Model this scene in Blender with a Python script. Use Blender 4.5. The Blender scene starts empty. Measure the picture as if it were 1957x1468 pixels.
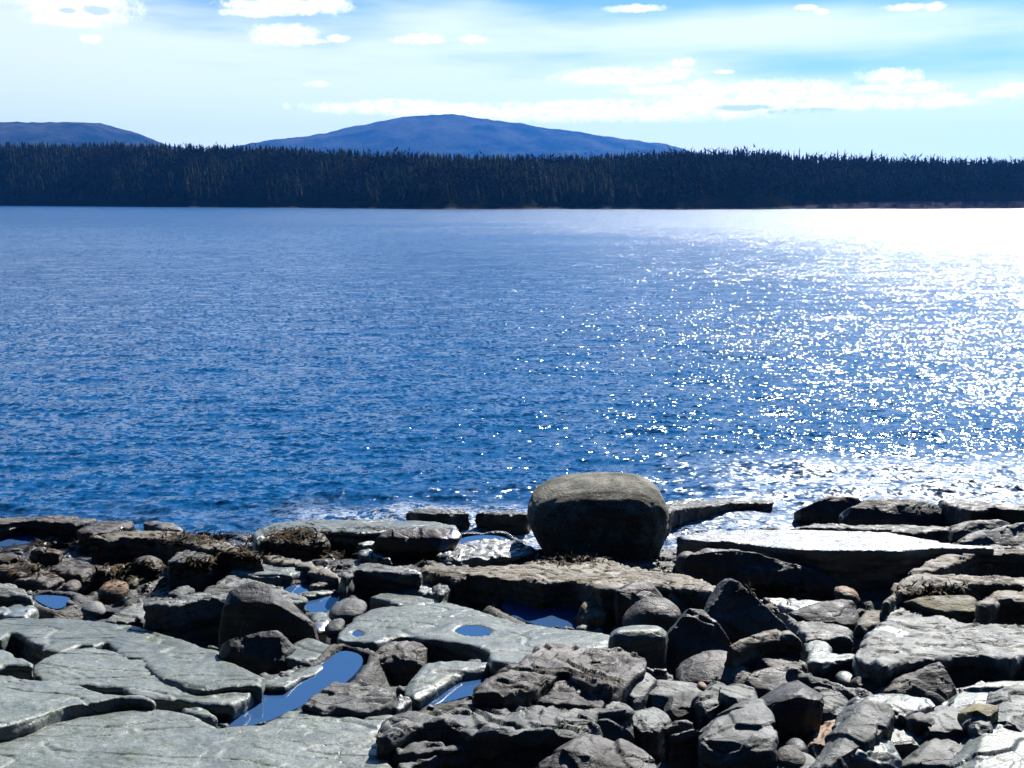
import bpy, math, random
import numpy as np
from mathutils import Vector, Matrix
SC = bpy.context.scene
COL = SC.collection
random.seed(7)
R = math.radians

# ------------------------------------------------------------------ camera
CAM_H = 5.0            # metres above the sea
F = 2200.0             # focal length in pixels of the 1957 px wide photograph
PITCH = math.atan((734 - 383) / F)
cam_d = bpy.data.cameras.new("camera")
cam = bpy.data.objects.new("camera", cam_d)
COL.objects.link(cam)
cam.location = (0, 0, CAM_H)
cam.rotation_euler = (math.pi / 2 - PITCH, 0, 0)
cam_d.sensor_width = 36
cam_d.lens = 36 * F / 1957
cam_d.clip_start = 0.1
cam_d.clip_end = 60000
SC.camera = cam

# ------------------------------------------------------------------ sun, sky, exposure
SUN_EL, SUN_AZ = R(38), R(25)          # azimuth measured from +Y towards +X
sun_d = bpy.data.lights.new("sun", 'SUN')
sun_d.energy = 5.0
sun_d.angle = R(0.53)
sun_d.color = (1.0, 0.95, 0.88)
sun = bpy.data.objects.new("sun", sun_d)
COL.objects.link(sun)
sdir = Vector((math.sin(SUN_AZ) * math.cos(SUN_EL), math.cos(SUN_AZ) * math.cos(SUN_EL), math.sin(SUN_EL)))
sun.rotation_euler = sdir.to_track_quat('Z', 'Y').to_euler()
sun.location = (200, 400, 600)
SC.view_settings.view_transform = 'Standard'
SC.view_settings.look = 'None'
SC.view_settings.gamma = 1
SC.view_settings.exposure = 0.75
SC.cycles.max_bounces = 6
SC.cycles.diffuse_bounces = 0
SC.cycles.volume_bounces = 0
SC.cycles.sample_clamp_indirect = 4.0


def ray(px, py):
    a, b = (px - 978.5) / F, (734 - py) / F
    s, c = math.sin(PITCH), math.cos(PITCH)
    return Vector((a, c + b * s, -s + b * c))


class NT:
    """small helper for node trees"""
    def __init__(s, tree):
        s.t = tree; s.n = tree.nodes; s.l = tree.links
    def new(s, typ, **kw):
        n = s.n.new(typ)
        for k, v in kw.items():
            setattr(n, k, v)
        return n
    def inp(s, node, key, v):
        i = node.inputs[key]
        if isinstance(v, bpy.types.NodeSocket):
            s.l.new(v, i)
        else:
            i.default_value = v
    def math(s, op, a, b=None, c=None, clamp=False):
        n = s.n.new('ShaderNodeMath'); n.operation = op; n.use_clamp = clamp
        for k, v in enumerate((a, b, c)):
            if v is not None:
                s.inp(n, k, v)
        return n.outputs[0]
    def vmath(s, op, a, b=None):
        n = s.n.new('ShaderNodeVectorMath'); n.operation = op
        for k, v in enumerate((a, b)):
            if v is not None:
                s.inp(n, k, v)
        return n.outputs[0]
    def mix(s, f, a, b, blend='MIX'):
        n = s.n.new('ShaderNodeMix'); n.data_type = 'RGBA'; n.blend_type = blend
        s.inp(n, 0, f); s.inp(n, 6, a); s.inp(n, 7, b)
        return n.outputs[2]
    def smooth(s, v, lo, hi, a=0.0, b=1.0):
        n = s.n.new('ShaderNodeMapRange'); n.interpolation_type = 'SMOOTHSTEP'
        s.inp(n, 0, v); s.inp(n, 1, lo); s.inp(n, 2, hi); s.inp(n, 3, a); s.inp(n, 4, b)
        return n.outputs[0]
    def noise(s, vec, scale, detail=2.0, rough=0.5, color=False, dist=0.0):
        n = s.n.new('ShaderNodeTexNoise')
        s.inp(n, 'Vector', vec); s.inp(n, 'Scale', scale); s.inp(n, 'Detail', detail); s.inp(n, 'Roughness', rough)
        s.inp(n, 'Distortion', dist)
        return n.outputs[1 if color else 0]
    def mapping(s, vec, scale=(1, 1, 1), rot=(0, 0, 0), loc=(0, 0, 0)):
        n = s.n.new('ShaderNodeMapping')
        s.inp(n, 0, vec); s.inp(n, 1, loc); s.inp(n, 2, rot); s.inp(n, 3, scale)
        return n.outputs[0]


def c4(*c):
    return (c[0], c[1], c[2], 1.0)


world = bpy.data.worlds.new("World")
SC.world = world
world.use_nodes = True
w = NT(world.node_tree)
w.n.clear()
out = w.new('ShaderNodeOutputWorld')
bg = w.new('ShaderNodeBackground')
sky = w.new('ShaderNodeTexSky', sky_type='NISHITA', sun_disc=False)
sky.sun_elevation = SUN_EL
sky.sun_rotation = SUN_AZ
sky.air_density = 1.0
sky.dust_density = 0.4
sky.ozone_density = 4.0
gen = w.new('ShaderNodeTexCoord').outputs['Generated']
sep = w.new('ShaderNodeSeparateXYZ')
w.inp(sep, 0, gen)
# azimuth from +Y towards +X, and elevation, both in degrees
az = w.math('MULTIPLY', w.math('ARCTAN2', sep.outputs[0], sep.outputs[1]), 57.2958)
el = w.math('MULTIPLY', w.math('ARCSINE', sep.outputs[2]), 57.2958)
comb = w.new('ShaderNodeCombineXYZ')
w.inp(comb, 0, az); w.inp(comb, 1, el)
ae = comb.outputs[0]
SKY_TINT = c4(0.72, 1.06, 1.32)
base = w.mix(1.0, sky.outputs[0], w.mix(w.smooth(el, 9.0, 24.0), SKY_TINT, c4(0.32, 1.08, 1.75)), 'MULTIPLY')
# pale high veil: long horizontal streaks, denser to the left and low down
veil = w.noise(w.mapping(ae, scale=(0.05, 0.36, 1), rot=(0, 0, R(2)), loc=(3.1, 0.35, 0)), 1.0, 4, 0.55)
low = w.smooth(el, 2.0, 9.5, 0.34, 0.06)
leftish = w.smooth(az, -25.0, 25.0, 0.13, -0.02)
up = w.smooth(el, 8.5, 13.0, 0.0, -0.5)
veil = w.math('ADD', w.math('ADD', veil, low), w.math('ADD', leftish, up))
g1 = w.math('POWER', 2.718, w.math('MULTIPLY', w.math('POWER', w.math('DIVIDE', w.math('SUBTRACT', el, 9.8), 1.0), 2.0), -1.0))
g2 = w.math('POWER', 2.718, w.math('MULTIPLY', w.math('POWER', w.math('DIVIDE', w.math('SUBTRACT', el, 6.3), 0.75), 2.0), -1.0))
gap = w.math('ADD', w.math('MULTIPLY', w.math('MULTIPLY', g1, w.smooth(az, -3.0, 5.0)), 0.30), w.math('MULTIPLY', w.math('MULTIPLY', g2, w.smooth(az, -14.0, 0.0)), 0.13))
veil = w.math('SUBTRACT', veil, gap)
veil = w.smooth(veil, 0.34, 0.72)
veil = w.math('MULTIPLY', veil, 0.92)
VEIL_COL = c4(12.9, 14.3, 15.3)
CLOUD_COL = c4(19.0, 19.0, 18.0)
SHADE_COL = c4(9.5, 11.5, 14.5)
base = w.mix(veil, base, VEIL_COL)
# small cumulus: centre and half size given in photo pixels, turned into sky angles
CLOUDS = [(150, 15, 95, 28), (130, 40, 60, 10), (175, 75, 18, 8), (545, 12, 110, 14), (620, 6, 45, 18), (485, 24, 60, 8), (545, 66, 62, 18), (585, 78, 40, 6), (645, 73, 22, 7),
          (800, 75, 50, 9), (905, 75, 24, 8), (1212, 16, 55, 7), (1540, 14, 20, 5), (1570, 22, 12, 5), (1730, 14, 36, 6), (1785, 13, 20, 7), (605, 161, 22, 6), (880, 7, 0, 0),
          (1190, 146, 120, 16), (1260, 140, 70, 10), (1304, 120, 22, 8), (1385, 137, 18, 4), (1700, 145, 54, 14), (1740, 168, 60, 11), (1660, 168, 40, 6),
          (1905, 178, 40, 9), (1940, 172, 28, 14), (1300, 172, 110, 10), (1340, 168, 50, 14), (1470, 178, 150, 22), (1460, 168, 60, 14), (1590, 196, 150, 14), (1760, 194, 110, 13), (1800, 188, 50, 12),
          (1400, 200, 200, 22), (1150, 205, 160, 14), (1050, 214, 200, 18), (800, 207, 210, 12), (760, 200, 80, 10), (900, 214, 160, 12), (1250, 215, 200, 16)]
nz = w.noise(ae, 1.6, 6, 0.62)
nzs = w.math('MULTIPLY', w.math('SUBTRACT', nz, 0.5), 2.3)
field = None
for (cx, cy, rx, ry) in CLOUDS:
    if rx == 0:
        continue
    d = ray(cx, cy).normalized()
    a0, e0 = math.degrees(math.atan2(d.x, d.y)), math.degrees(math.asin(d.z))
    ra, re = math.degrees(rx / F) * 1.12, math.degrees(ry / F) * 1.12
    u = w.math('MULTIPLY', w.math('SUBTRACT', az, a0), 1 / ra)
    v = w.math('MULTIPLY', w.math('SUBTRACT', el, e0), 1 / re)
    q = w.math('SUBTRACT', 1.0, w.math('MULTIPLY_ADD', u, u, w.math('MULTIPLY', v, v)))
    field = q if field is None else w.math('MAXIMUM', field, q)
field = w.math('ADD', field, nzs)
cm = w.smooth(w.math('ADD', w.math('MINIMUM', field, 1.0), w.math('MULTIPLY', w.math('SUBTRACT', w.noise(ae, 6.0, 5, 0.65), 0.5), 0.9)), -0.25, 1.0)
# other cumulus out of frame, seen only from elsewhere
ncl = w.noise(w.mapping(ae, scale=(0.10, 0.16, 1), loc=(7, 3, 0)), 1.0, 5, 0.6)
away = w.smooth(w.math('ABSOLUTE', az), 30.0, 45.0)
cm = w.math('MAXIMUM', cm, w.math('MULTIPLY', w.math('MULTIPLY', w.smooth(ncl, 0.56, 0.68), away), w.smooth(el, 3.0, 30.0, 1.0, 0.0)))
# grey undersides of two of the clouds
sf = None
for (cx, cy, rx, ry) in [(1540, 214, 85, 9), (1420, 206, 70, 7), (185, 20, 36, 10), (130, 20, 20, 6)]:
    d = ray(cx, cy).normalized()
    a0, e0 = math.degrees(math.atan2(d.x, d.y)), math.degrees(math.asin(d.z))
    u = w.math('MULTIPLY', w.math('SUBTRACT', az, a0), F / (57.3 * rx))
    v = w.math('MULTIPLY', w.math('SUBTRACT', el, e0), F / (57.3 * ry))
    q = w.math('SUBTRACT', 1.0, w.math('MULTIPLY_ADD', u, u, w.math('MULTIPLY', v, v)))
    sf = q if sf is None else w.math('MAXIMUM', sf, q)
shade = w.smooth(w.math('ADD', sf, nzs), 0.0, 0.8)
soft = w.smooth(w.noise(w.mapping(ae, scale=(1, 1.8, 1), loc=(0, 0.5, 0)), 1.1, 5, 0.6), 0.48, 0.70, 0.0, 0.6)
shade = w.math('MAXIMUM', shade, soft)
ccol = w.mix(shade, CLOUD_COL, SHADE_COL)
base = w.mix(cm, base, ccol)
# the air is brightest on the sun's side of the sky and deep blue away from it
dp = w.new('ShaderNodeVectorMath', operation='DOT_PRODUCT')
w.inp(dp, 0, gen); w.inp(dp, 1, (math.sin(SUN_AZ * .5), math.cos(SUN_AZ * .5), 0.0))
sunward = w.smooth(dp.outputs['Value'], -0.3, 0.92, 0.22, 1.0)
base = w.mix(1.0, base, sunward, 'MULTIPLY')
w.inp(bg, 0, base)
w.inp(bg, 1, 0.05)
w.l.new(bg.outputs[0], out.inputs[0])

# ------------------------------------------------------------------ helpers
def perlin(P, seed=0):
    P = np.asarray(P, dtype=np.float64)
    rng = np.random.RandomState(seed + 11)
    perm = rng.permutation(256); perm = np.concatenate([perm, perm, perm])
    g = rng.randn(256, 3); g /= np.linalg.norm(g, axis=1)[:, None]
    i = np.floor(P).astype(int); f = P - i; i &= 255
    u = f * f * f * (f * (f * 6 - 15) + 10)
    r = 0
    for dx in (0, 1):
        wx = u[:, 0] if dx else 1 - u[:, 0]
        for dy in (0, 1):
            wy = u[:, 1] if dy else 1 - u[:, 1]
            for dz in (0, 1):
                wz = u[:, 2] if dz else 1 - u[:, 2]
                h = perm[perm[perm[i[:, 0] + dx] + i[:, 1] + dy] + i[:, 2] + dz]
                G = g[h]
                r = r + wx * wy * wz * ((f[:, 0] - dx) * G[:, 0] + (f[:, 1] - dy) * G[:, 1] + (f[:, 2] - dz) * G[:, 2])
    return r * 1.6


def fbm(P, seed=0, octv=3, gain=0.5):
    a, r = 1.0, 0
    P = np.array(P, dtype=np.float64)
    for k in range(octv):
        r = r + a * perlin(P, seed + k)
        P = P * 2.03 + 17.3; a *= gain
    return r


def inside(poly, X, Y):
    r = np.zeros(X.shape, bool)
    n = len(poly)
    for k in range(n):
        x1, y1 = poly[k][:2]; x2, y2 = poly[(k + 1) % n][:2]
        c = ((y1 > Y) != (y2 > Y))
        with np.errstate(divide='ignore', invalid='ignore'):
            r ^= c & (X < (x2 - x1) * (Y - y1) / ((y2 - y1) or 1e-9) + x1)
    return r


def polydist(poly, X, Y):
    d = np.full(X.shape, 1e9)
    n = len(poly)
    for k in range(n):
        x1, y1 = poly[k][:2]; x2, y2 = poly[(k + 1) % n][:2]
        ex, ey = x2 - x1, y2 - y1
        L = ex * ex + ey * ey + 1e-12
        t = np.clip(((X - x1) * ex + (Y - y1) * ey) / L, 0, 1)
        d = np.minimum(d, np.hypot(X - x1 - t * ex, Y - y1 - t * ey))
    return d


def mesh_np(name, V, faces, mat=None, smooth=True):
    """faces: (n,3) or (n,4) array"""
    me = bpy.data.meshes.new(name)
    V = np.asarray(V, dtype=np.float32); faces = np.asarray(faces, dtype=np.int32)
    k = faces.shape[1]
    me.vertices.add(len(V)); me.vertices.foreach_set('co', V.ravel())
    me.loops.add(faces.size); me.loops.foreach_set('vertex_index', faces.ravel())
    me.polygons.add(len(faces))
    me.polygons.foreach_set('loop_start', np.arange(0, faces.size, k, dtype=np.int32))
    me.polygons.foreach_set('loop_total', np.full(len(faces), k, dtype=np.int32))
    me.update(calc_edges=True)
    me.validate()
    if smooth:
        me.polygons.foreach_set('use_smooth', [True] * len(me.polygons))
    if mat:
        me.materials.append(mat)
    return me


def link(name, me, parent=None, loc=(0, 0, 0)):
    o = bpy.data.objects.new(name, me)
    COL.objects.link(o)
    o.location = loc
    if parent:
        o.parent = parent
    return o


def tag(o, label=None, cat=None, group=None, kind=None):
    if label: o['label'] = label
    if cat: o['category'] = cat
    if group: o['group'] = group
    if kind: o['kind'] = kind
    return o


def grid_faces(nr, nc):
    a = np.arange(nr * nc).reshape(nr, nc)
    return np.stack([a[:-1, :-1], a[:-1, 1:], a[1:, 1:], a[1:, :-1]], -1).reshape(-1, 4)


def new_mat(name):
    m = bpy.data.materials.new(name)
    m.use_nodes = True
    t = NT(m.node_tree)
    t.n.clear()
    o = t.new('ShaderNodeOutputMaterial')
    p = t.new('ShaderNodeBsdfPrincipled')
    t.l.new(p.outputs[0], o.inputs[0])
    return m, t, p


# ------------------------------------------------------------------ materials
def rock_mat(name, c1, c2, c3=None, patch=0.5, rough=(0.55, 0.85), bump=1.0, speck=0.12, strata=0.5, spec=0.5, wet=None, cracks=1.0):
    """c1-c2 stone, c3 growth or stain patches; wet = world height under which the stone is damp and glossy"""
    m, t, p = new_mat(name)
    pos = t.new('ShaderNodeNewGeometry').outputs['Position']
    oi = t.new('ShaderNodeObjectInfo').outputs['Random']
    n1 = t.noise(pos, 2.3, 8, 0.62)
    n1 = t.math('ADD', n1, t.math('MULTIPLY', t.math('SUBTRACT', oi, 0.5), 0.22))
    col = t.mix(t.smooth(n1, 0.33, 0.68), c4(*c1), c4(*c2))
    # long thin weathering lines along the bedding
    ln = t.noise(t.mapping(pos, scale=(1.2, 5.0, 9.0), rot=(0, 0, R(-14))), 3.0, 6, 0.6)
    col = t.mix(t.smooth(ln, 0.55, 0.75, 0.0, 0.45), col, c4(*[v * 0.55 for v in c1]))
    if c3:
        n3 = t.noise(pos, 3.7, 7, 0.68, dist=0.6)
        col = t.mix(t.smooth(n3, patch, patch + 0.14, 0.0, 0.85), col, c4(*c3))
    sp = t.noise(pos, 60.0, 4, 0.75)
    blot = t.noise(pos, 14.0, 6, 0.7)
    col = t.mix(1.0, col, t.smooth(blot, 0.3, 0.7, 0.78, 1.18), 'MULTIPLY')
    col = t.mix(speck * 2, col, t.mix(t.smooth(sp, 0.38, 0.62), c4(0.0, 0.0, 0.0), c4(0.9, 0.9, 0.86)), 'SOFT_LIGHT')
    r = t.smooth(t.noise(pos, 5.0, 5, 0.6), 0.3, 0.7, rough[0], rough[1])
    if wet is not None:
        z = t.new('ShaderNodeSeparateXYZ'); t.inp(z, 0, pos)
        zz = t.math('ADD', z.outputs[2], t.math('MULTIPLY', t.math('SUBTRACT', n1, 0.5), 0.5))
        wm = t.smooth(zz, wet - 0.08, wet + 0.08, 1.0, 0.0)
        col = t.mix(t.math('MULTIPLY', wm, 0.55), col, c4(*[v * 0.3 for v in c1]))
        r = t.math('SUBTRACT', r, t.math('MULTIPLY', wm, 0.38))
    vo = t.new('ShaderNodeTexVoronoi', feature='DISTANCE_TO_EDGE')
    wv = t.vmath('ADD', t.mapping(pos, scale=(0.45, 1.5, 1.0), rot=(0, 0, R(-20))), t.vmath('MULTIPLY', t.noise(pos, 2.0, 5, 0.6, color=True), (0.22, 0.22, 0.22)))
    t.inp(vo, 'Vector', wv); t.inp(vo, 'Scale', 1.7)
    cr = t.smooth(vo.outputs['Distance'], 0.0, 0.016, -1.0, 0.0)
    cmask = t.math('MULTIPLY', cr, t.smooth(t.noise(pos, 1.1, 2), 0.45, 0.6, 0.0, cracks))
    col = t.mix(t.math('MULTIPLY', cmask, -0.6), col, c4(0.01, 0.01, 0.01))
    pit = t.smooth(t.noise(pos, 38.0, 2, 0.5), 0.30, 0.37, 0.55, 0.0)
    col = t.mix(pit, col, c4(0.02, 0.02, 0.018))
    at = t.new('ShaderNodeAttribute', attribute_name='wet').outputs['Fac']      # where the stone is still wet
    r = t.mix(at, r, t.math('MULTIPLY_ADD', blot, 0.1, 0.32))
    t.inp(p, 'Coat Weight', at)
    t.inp(p, 'Coat Roughness', 0.36)
    t.inp(p, 'Base Color', col)
    t.inp(p, 'Roughness', r)
    t.inp(p, 'Specular IOR Level', t.math('MAXIMUM', at, spec))
    # relief: bedding lines, pits and grain, hairline cracks
    b1 = t.noise(t.mapping(pos, scale=(0.8, 2.0, 7.0), rot=(R(6), R(4), R(-14))), 3.2, 7, 0.6)
    b2 = t.noise(pos, 26.0, 5, 0.65)
    h = t.math('ADD', t.math('MULTIPLY', b1, 0.055 * strata), t.math('MULTIPLY', b2, 0.013))
    h = t.math('ADD', h, t.math('MULTIPLY', t.noise(pos, 90.0, 3, 0.7), 0.004))
    h = t.math('ADD', h, t.math('MULTIPLY', cmask, 0.010))
    bm = t.new('ShaderNodeBump')
    t.inp(bm, 'Height', h); t.inp(bm, 'Strength', 0.9 * bump); t.inp(bm, 'Distance', 1.0)
    t.l.new(bm.outputs[0], p.inputs['Normal'])
    return m


MAT = {
    'pale': rock_mat('pale_shore_stone', (0.140, 0.160, 0.145), (0.24, 0.266, 0.245), (0.145, 0.175, 0.125), 0.50, (0.30, 0.52), 0.75, 0.2, 0.12, cracks=0.55),
    'grey': rock_mat('grey_shore_stone', (0.085, 0.091, 0.086), (0.185, 0.197, 0.187), (0.11, 0.12, 0.09), 0.56, (0.45, 0.75), 1.0, 0.15, 0.3),
    'brown': rock_mat('brown_grey_stone', (0.045, 0.040, 0.036), (0.11, 0.10, 0.088), (0.075, 0.066, 0.045), 0.54, (0.45, 0.75), 1.0, 0.15, 0.45),
    'tan': rock_mat('tan_weathered_stone', (0.10, 0.085, 0.062), (0.25, 0.22, 0.165), (0.06, 0.05, 0.03), 0.55, (0.5, 0.8), 1.1, 0.15, 0.5),
    'weedy': rock_mat('weed_stained_stone', (0.03, 0.027, 0.02), (0.15, 0.135, 0.11), (0.10, 0.058, 0.024), 0.46, (0.35, 0.7), 1.3, 0.15, 0.7, wet=0.35),
    'wet': rock_mat('wet_sheen_stone', (0.09, 0.10, 0.10), (0.16, 0.17, 0.165), None, 0.5, (0.34, 0.46), 0.9, 0.1, 0.35, spec=1.0),
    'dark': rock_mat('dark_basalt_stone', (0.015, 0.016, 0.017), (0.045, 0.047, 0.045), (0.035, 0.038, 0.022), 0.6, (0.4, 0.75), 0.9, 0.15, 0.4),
    'granite': rock_mat('mossy_granite', (0.07, 0.068, 0.052), (0.34, 0.325, 0.26), (0.05, 0.055, 0.025), 0.50, (0.7, 0.95), 2.6, 0.4, 0.15, cracks=0.0),
    'yellow': rock_mat('yellow_weed_stone', (0.12, 0.105, 0.05), (0.30, 0.27, 0.15), (0.20, 0.17, 0.06), 0.45, (0.5, 0.8), 1.8, 0.2, 0.3),
    'rust': rock_mat('rust_stained_stone', (0.20, 0.11, 0.06), (0.36, 0.24, 0.15), (0.12, 0.07, 0.04), 0.52, (0.45, 0.8), 1.2, 0.2, 0.5),
    'shore': rock_mat('broken_shore_bed', (0.03, 0.03, 0.026), (0.12, 0.12, 0.108), (0.06, 0.045, 0.022), 0.50, (0.35, 0.75), 1.4, 0.15, 0.5, wet=0.3),
}


def churn(t, xyz):
    # water stirred up where the swell meets the rocks
    x, y = xyz.outputs[0], xyz.outputs[1]
    a = t.math('MULTIPLY', t.smooth(y, 20.8, 23.5, 1.0, 0.0), t.smooth(x, 1.6, 3.8))
    b = t.math('MULTIPLY', t.math('MULTIPLY', t.smooth(y, 19.2, 20.2, 0.6, 0.0), t.smooth(x, -3.6, -1.5)), t.smooth(x, 1.0, 2.5, 1.0, 0.6))
    return t.math('MULTIPLY', t.math('MAXIMUM', a, b), 0.24)


def water_mat(name, body, slopes, rough, stretch=(1.0, 1.0)):
    """slopes = [(noise scale, slope amount)]; the surface normal is tilted by layered ripples"""
    m, t, p = new_mat(name)
    pos = t.new('ShaderNodeNewGeometry').outputs['Position']
    acc = None
    for k, (sc, amt) in enumerate(slopes):
        v = t.mapping(pos, scale=(stretch[0], stretch[1], 1.0), rot=(0, 0, R(4 + 9 * k)), loc=(k * 3.7, k * 1.9, 0))
        nv = t.vmath('SUBTRACT', t.noise(v, sc, 2.0, 0.55, color=True), (0.5, 0.5, 0.5))
        nv = t.vmath('MULTIPLY', nv, (amt, amt, 0.0))
        acc = nv if acc is None else t.vmath('ADD', acc, nv)
    # wind patches: calmer and rougher areas
    gust = t.smooth(t.noise(t.mapping(pos, scale=(0.02, 0.035, 1)), 1.0, 3, 0.5), 0.3, 0.7, 0.75, 1.2)
    acc = t.vmath('MULTIPLY', acc, t.mix(1.0, c4(1, 1, 1), c4(1, 1, 1)))
    zy0 = t.new('ShaderNodeSeparateXYZ'); t.inp(zy0, 0, pos)
    gust = t.math('MULTIPLY', gust, t.smooth(zy0.outputs[1], 25.0, 350.0, 1.0, 2.1))
    sc_ = t.new('ShaderNodeVectorMath', operation='SCALE')
    t.inp(sc_, 0, acc); t.inp(sc_, 3, gust)
    nrm = t.vmath('NORMALIZE', t.vmath('ADD', sc_.outputs[0], t.new('ShaderNodeNewGeometry').outputs['Normal']))
    zy = t.new('ShaderNodeSeparateXYZ'); t.inp(zy, 0, pos)
    bc = c4(*body)
    if name == 'sea_water':
        # lacy foam washing about the foot of the rocks
        f1 = t.math('ABSOLUTE', t.math('SUBTRACT', t.noise(t.mapping(pos, scale=(1.0, 1.6, 1)), 3.0, 6, 0.7, dist=1.0), 0.5))
        line = t.math('ADD', zy.outputs[1], t.math('MULTIPLY', t.math('SUBTRACT', t.noise(pos, 0.7, 4), 0.5), 2.4))
        fm = t.math('MULTIPLY', t.smooth(line, 17.6, 18.9, 1.0, 0.0), t.math('MULTIPLY', t.smooth(zy.outputs[0], -4.2, -2.2, 0.06, 1.0), t.smooth(zy.outputs[0], 0.5, 2.5, 1.0, 0.7)))
        foam = t.math('MULTIPLY', t.smooth(f1, 0.012, 0.06, 1.0, 0.0), fm)
        bc = t.mix(foam, bc, c4(0.75, 0.78, 0.8))
    t.inp(p, 'Base Color', bc)
    t.inp(p, 'Roughness', t.math('ADD', t.smooth(zy.outputs[1], 20.0, 300.0, rough, rough * 2.6), churn(t, zy)) if name == 'sea_water' else rough)
    t.inp(p, 'IOR', 1.333)
    t.inp(p, 'Specular Tint', c4(0.78, 1.0, 1.0))
    t.l.new(nrm, p.inputs['Normal'])
    return m


MAT['sea'] = water_mat('sea_water', (0.003, 0.070, 0.205), [(0.9, 0.42), (3.2, 0.68), (9.0, 1.75)], 0.12, (0.85, 1.0))
MAT['film'] = water_mat('wet_film', (0.14, 0.15, 0.15), [(6.0, 0.9), (25.0, 1.6)], 0.25)
MAT['pool'] = water_mat('pool_water', (0.04, 0.10, 0.23), [(2.0, 0.02), (9.0, 0.02)], 0.03)

# ------------------------------------------------------------------ sea
def interp(x, pts):
    return np.interp(x, [p[0] for p in pts], [p[1] for p in pts])


def build_sea():
    ys = [11.0]
    while ys[-1] < 1400:
        d = ys[-1]
        ys.append(d + max(0.035, (d / 11.0) ** 1.25 * 0.030))
    ys = np.array(ys)
    ts = np.concatenate([np.linspace(-3.2, -0.62, 50)[:-1], np.linspace(-0.60, 0.60, 560), np.linspace(0.62, 3.2, 50)])
    Y, T = np.meshgrid(ys, ts, indexing='ij')
    X = T * (Y + 6)
    P = np.stack([X.ravel(), Y.ravel(), 0 * X.ravel()], 1)
    yy = P[:, 1]
    fade = np.clip((90 - yy) / 60, 0, 1)
    far = np.clip((500 - yy) / 300, 0, 1)
    z = 0.05 * perlin(P * [0.30, 0.75, 1], 3) * far
    z += 0.035 * (1 - 2 * np.abs(perlin(P * [0.55, 1.5, 1] + 5, 4))) * fade
    z += 0.016 * (1 - 2 * np.abs(perlin(P * [1.7, 3.6, 1] + 9, 5))) * np.clip((45 - yy) / 25, 0, 1)
    surge = np.exp(-((yy - 18.6) / 1.6) ** 2)       # small waves heaping up at the rocks
    z += 0.05 * surge * perlin(P * [1.0, 2.6, 1] + 2, 6) + 0.03 * surge * perlin(P * [3.0, 5.0, 1], 8)
    # a swell standing up against the rocks, highest on the right
    xx = P[:, 0]
    line = 20.9 + 0.25 * perlin(P * [0.35, 0, 1], 14)
    z += np.interp(xx, [2.2, 4.2, 5.5, 9, 14], [0.0, 0.10, 0.17, 0.12, 0.1]) * np.exp(-((yy - line) / 0.85) ** 2)
    line2 = np.interp(xx, [-9, -4, 0, 3], [18.3, 18.9, 19.4, 19.6]) + 0.12 * perlin(P * [0.9, 0, 1], 15)
    z += np.interp(xx, [-9, -4, -3, 0.5, 2.5], [0.03, 0.04, 0.10, 0.11, 0.05]) * np.exp(-((yy - line2) / 0.38) ** 2)
    P[:, 2] = z
    me = mesh_np('sea', P, grid_faces(len(ys), len(ts)), MAT['sea'])
    tag(link('sea', me), kind='structure')


build_sea()

# ------------------------------------------------------------------ far shore, forest and hills
HZ = 734 - F * math.tan(PITCH)     # picture row of the horizon
SHORE_D = [(-700, 1250), (0, 1080), (300, 900), (850, 660), (1450, 650), (1957, 740), (2700, 900)]
TREETOP = [(-700, 270), (-300, 272), (0, 277), (200, 277), (330, 281), (400, 285), (470, 283), (600, 288), (740, 295), (850, 302), (1000, 303), (1200, 299),
           (1400, 294), (1500, 299), (1650, 306), (1800, 310), (1957, 313), (2300, 318), (2700, 320)]
BACK = 150.0


def far_xy(px, extra):
    """world x, y of a point on the far land: px is a bearing, extra metres behind its waterline"""
    d = interp(px, SHORE_D) + extra + 14 * np.sin(px * 0.013) + 9 * np.sin(px * 0.041 + 2) + 5 * np.sin(px * 0.13)
    return (px - 978.5) / F * d, d


def crest(px):
    d = interp(px, SHORE_D) + BACK
    return CAM_H + (HZ - interp(px, TREETOP)) / F * d - 11.0


def land_z(px, extra):
    t = np.clip(extra / BACK, 0, 1)
    s = 1 - (1 - t) ** 1.6
    return 1.2 * np.clip((extra + 4) / 8, -1, 1) + s * (crest(px) - 1.2)


def build_far_land():
    ps = np.linspace(-4300, 6300, 900)
    es = np.concatenate([np.linspace(-10, 30, 26), np.linspace(36, 150, 24), np.linspace(170, 900, 12)])
    E, Pp = np.meshgrid(es, ps, indexing='ij')
    x, y = far_xy(Pp.ravel(), E.ravel())
    z = land_z(Pp.ravel(), E.ravel())
    P = np.stack([x, y, z], 1)
    jit = fbm(P * 0.22, 21, 3)
    z += jit * 0.8 * np.clip((E.ravel() + 10) / 12, 0, 1)
    P[:, 1] += perlin(P * 0.02, 22) * 5
    P[:, 2] = z
    m, t, p = new_mat('far_shore_ground')
    pos = t.new('ShaderNodeNewGeometry').outputs['Position']
    s = t.new('ShaderNodeSeparateXYZ'); t.inp(s, 0, pos)
    zz = t.math('ADD', s.outputs[2], t.math('MULTIPLY', t.math('SUBTRACT', t.noise(pos, 0.15, 4), 0.5), 1.6))
    stone = t.mix(t.noise(pos, 0.5, 5, 0.7), c4(0.04, 0.036, 0.045), c4(0.15, 0.135, 0.165))
    t.inp(p, 'Base Color', t.mix(t.smooth(t.math('SUBTRACT', zz, t.smooth(s.outputs[0], 120.0, 250.0, -1.0, 2.6)), 1.3, 2.2), stone, c4(0.015, 0.016, 0.010)))
    t.inp(p, 'Roughness', 0.9)
    t.inp(p, 'Specular IOR Level', 0.0)
    tag(link('far_land', mesh_np('far_land', P, grid_faces(len(es), len(ps)), m)), kind='structure')


build_far_land()


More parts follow.
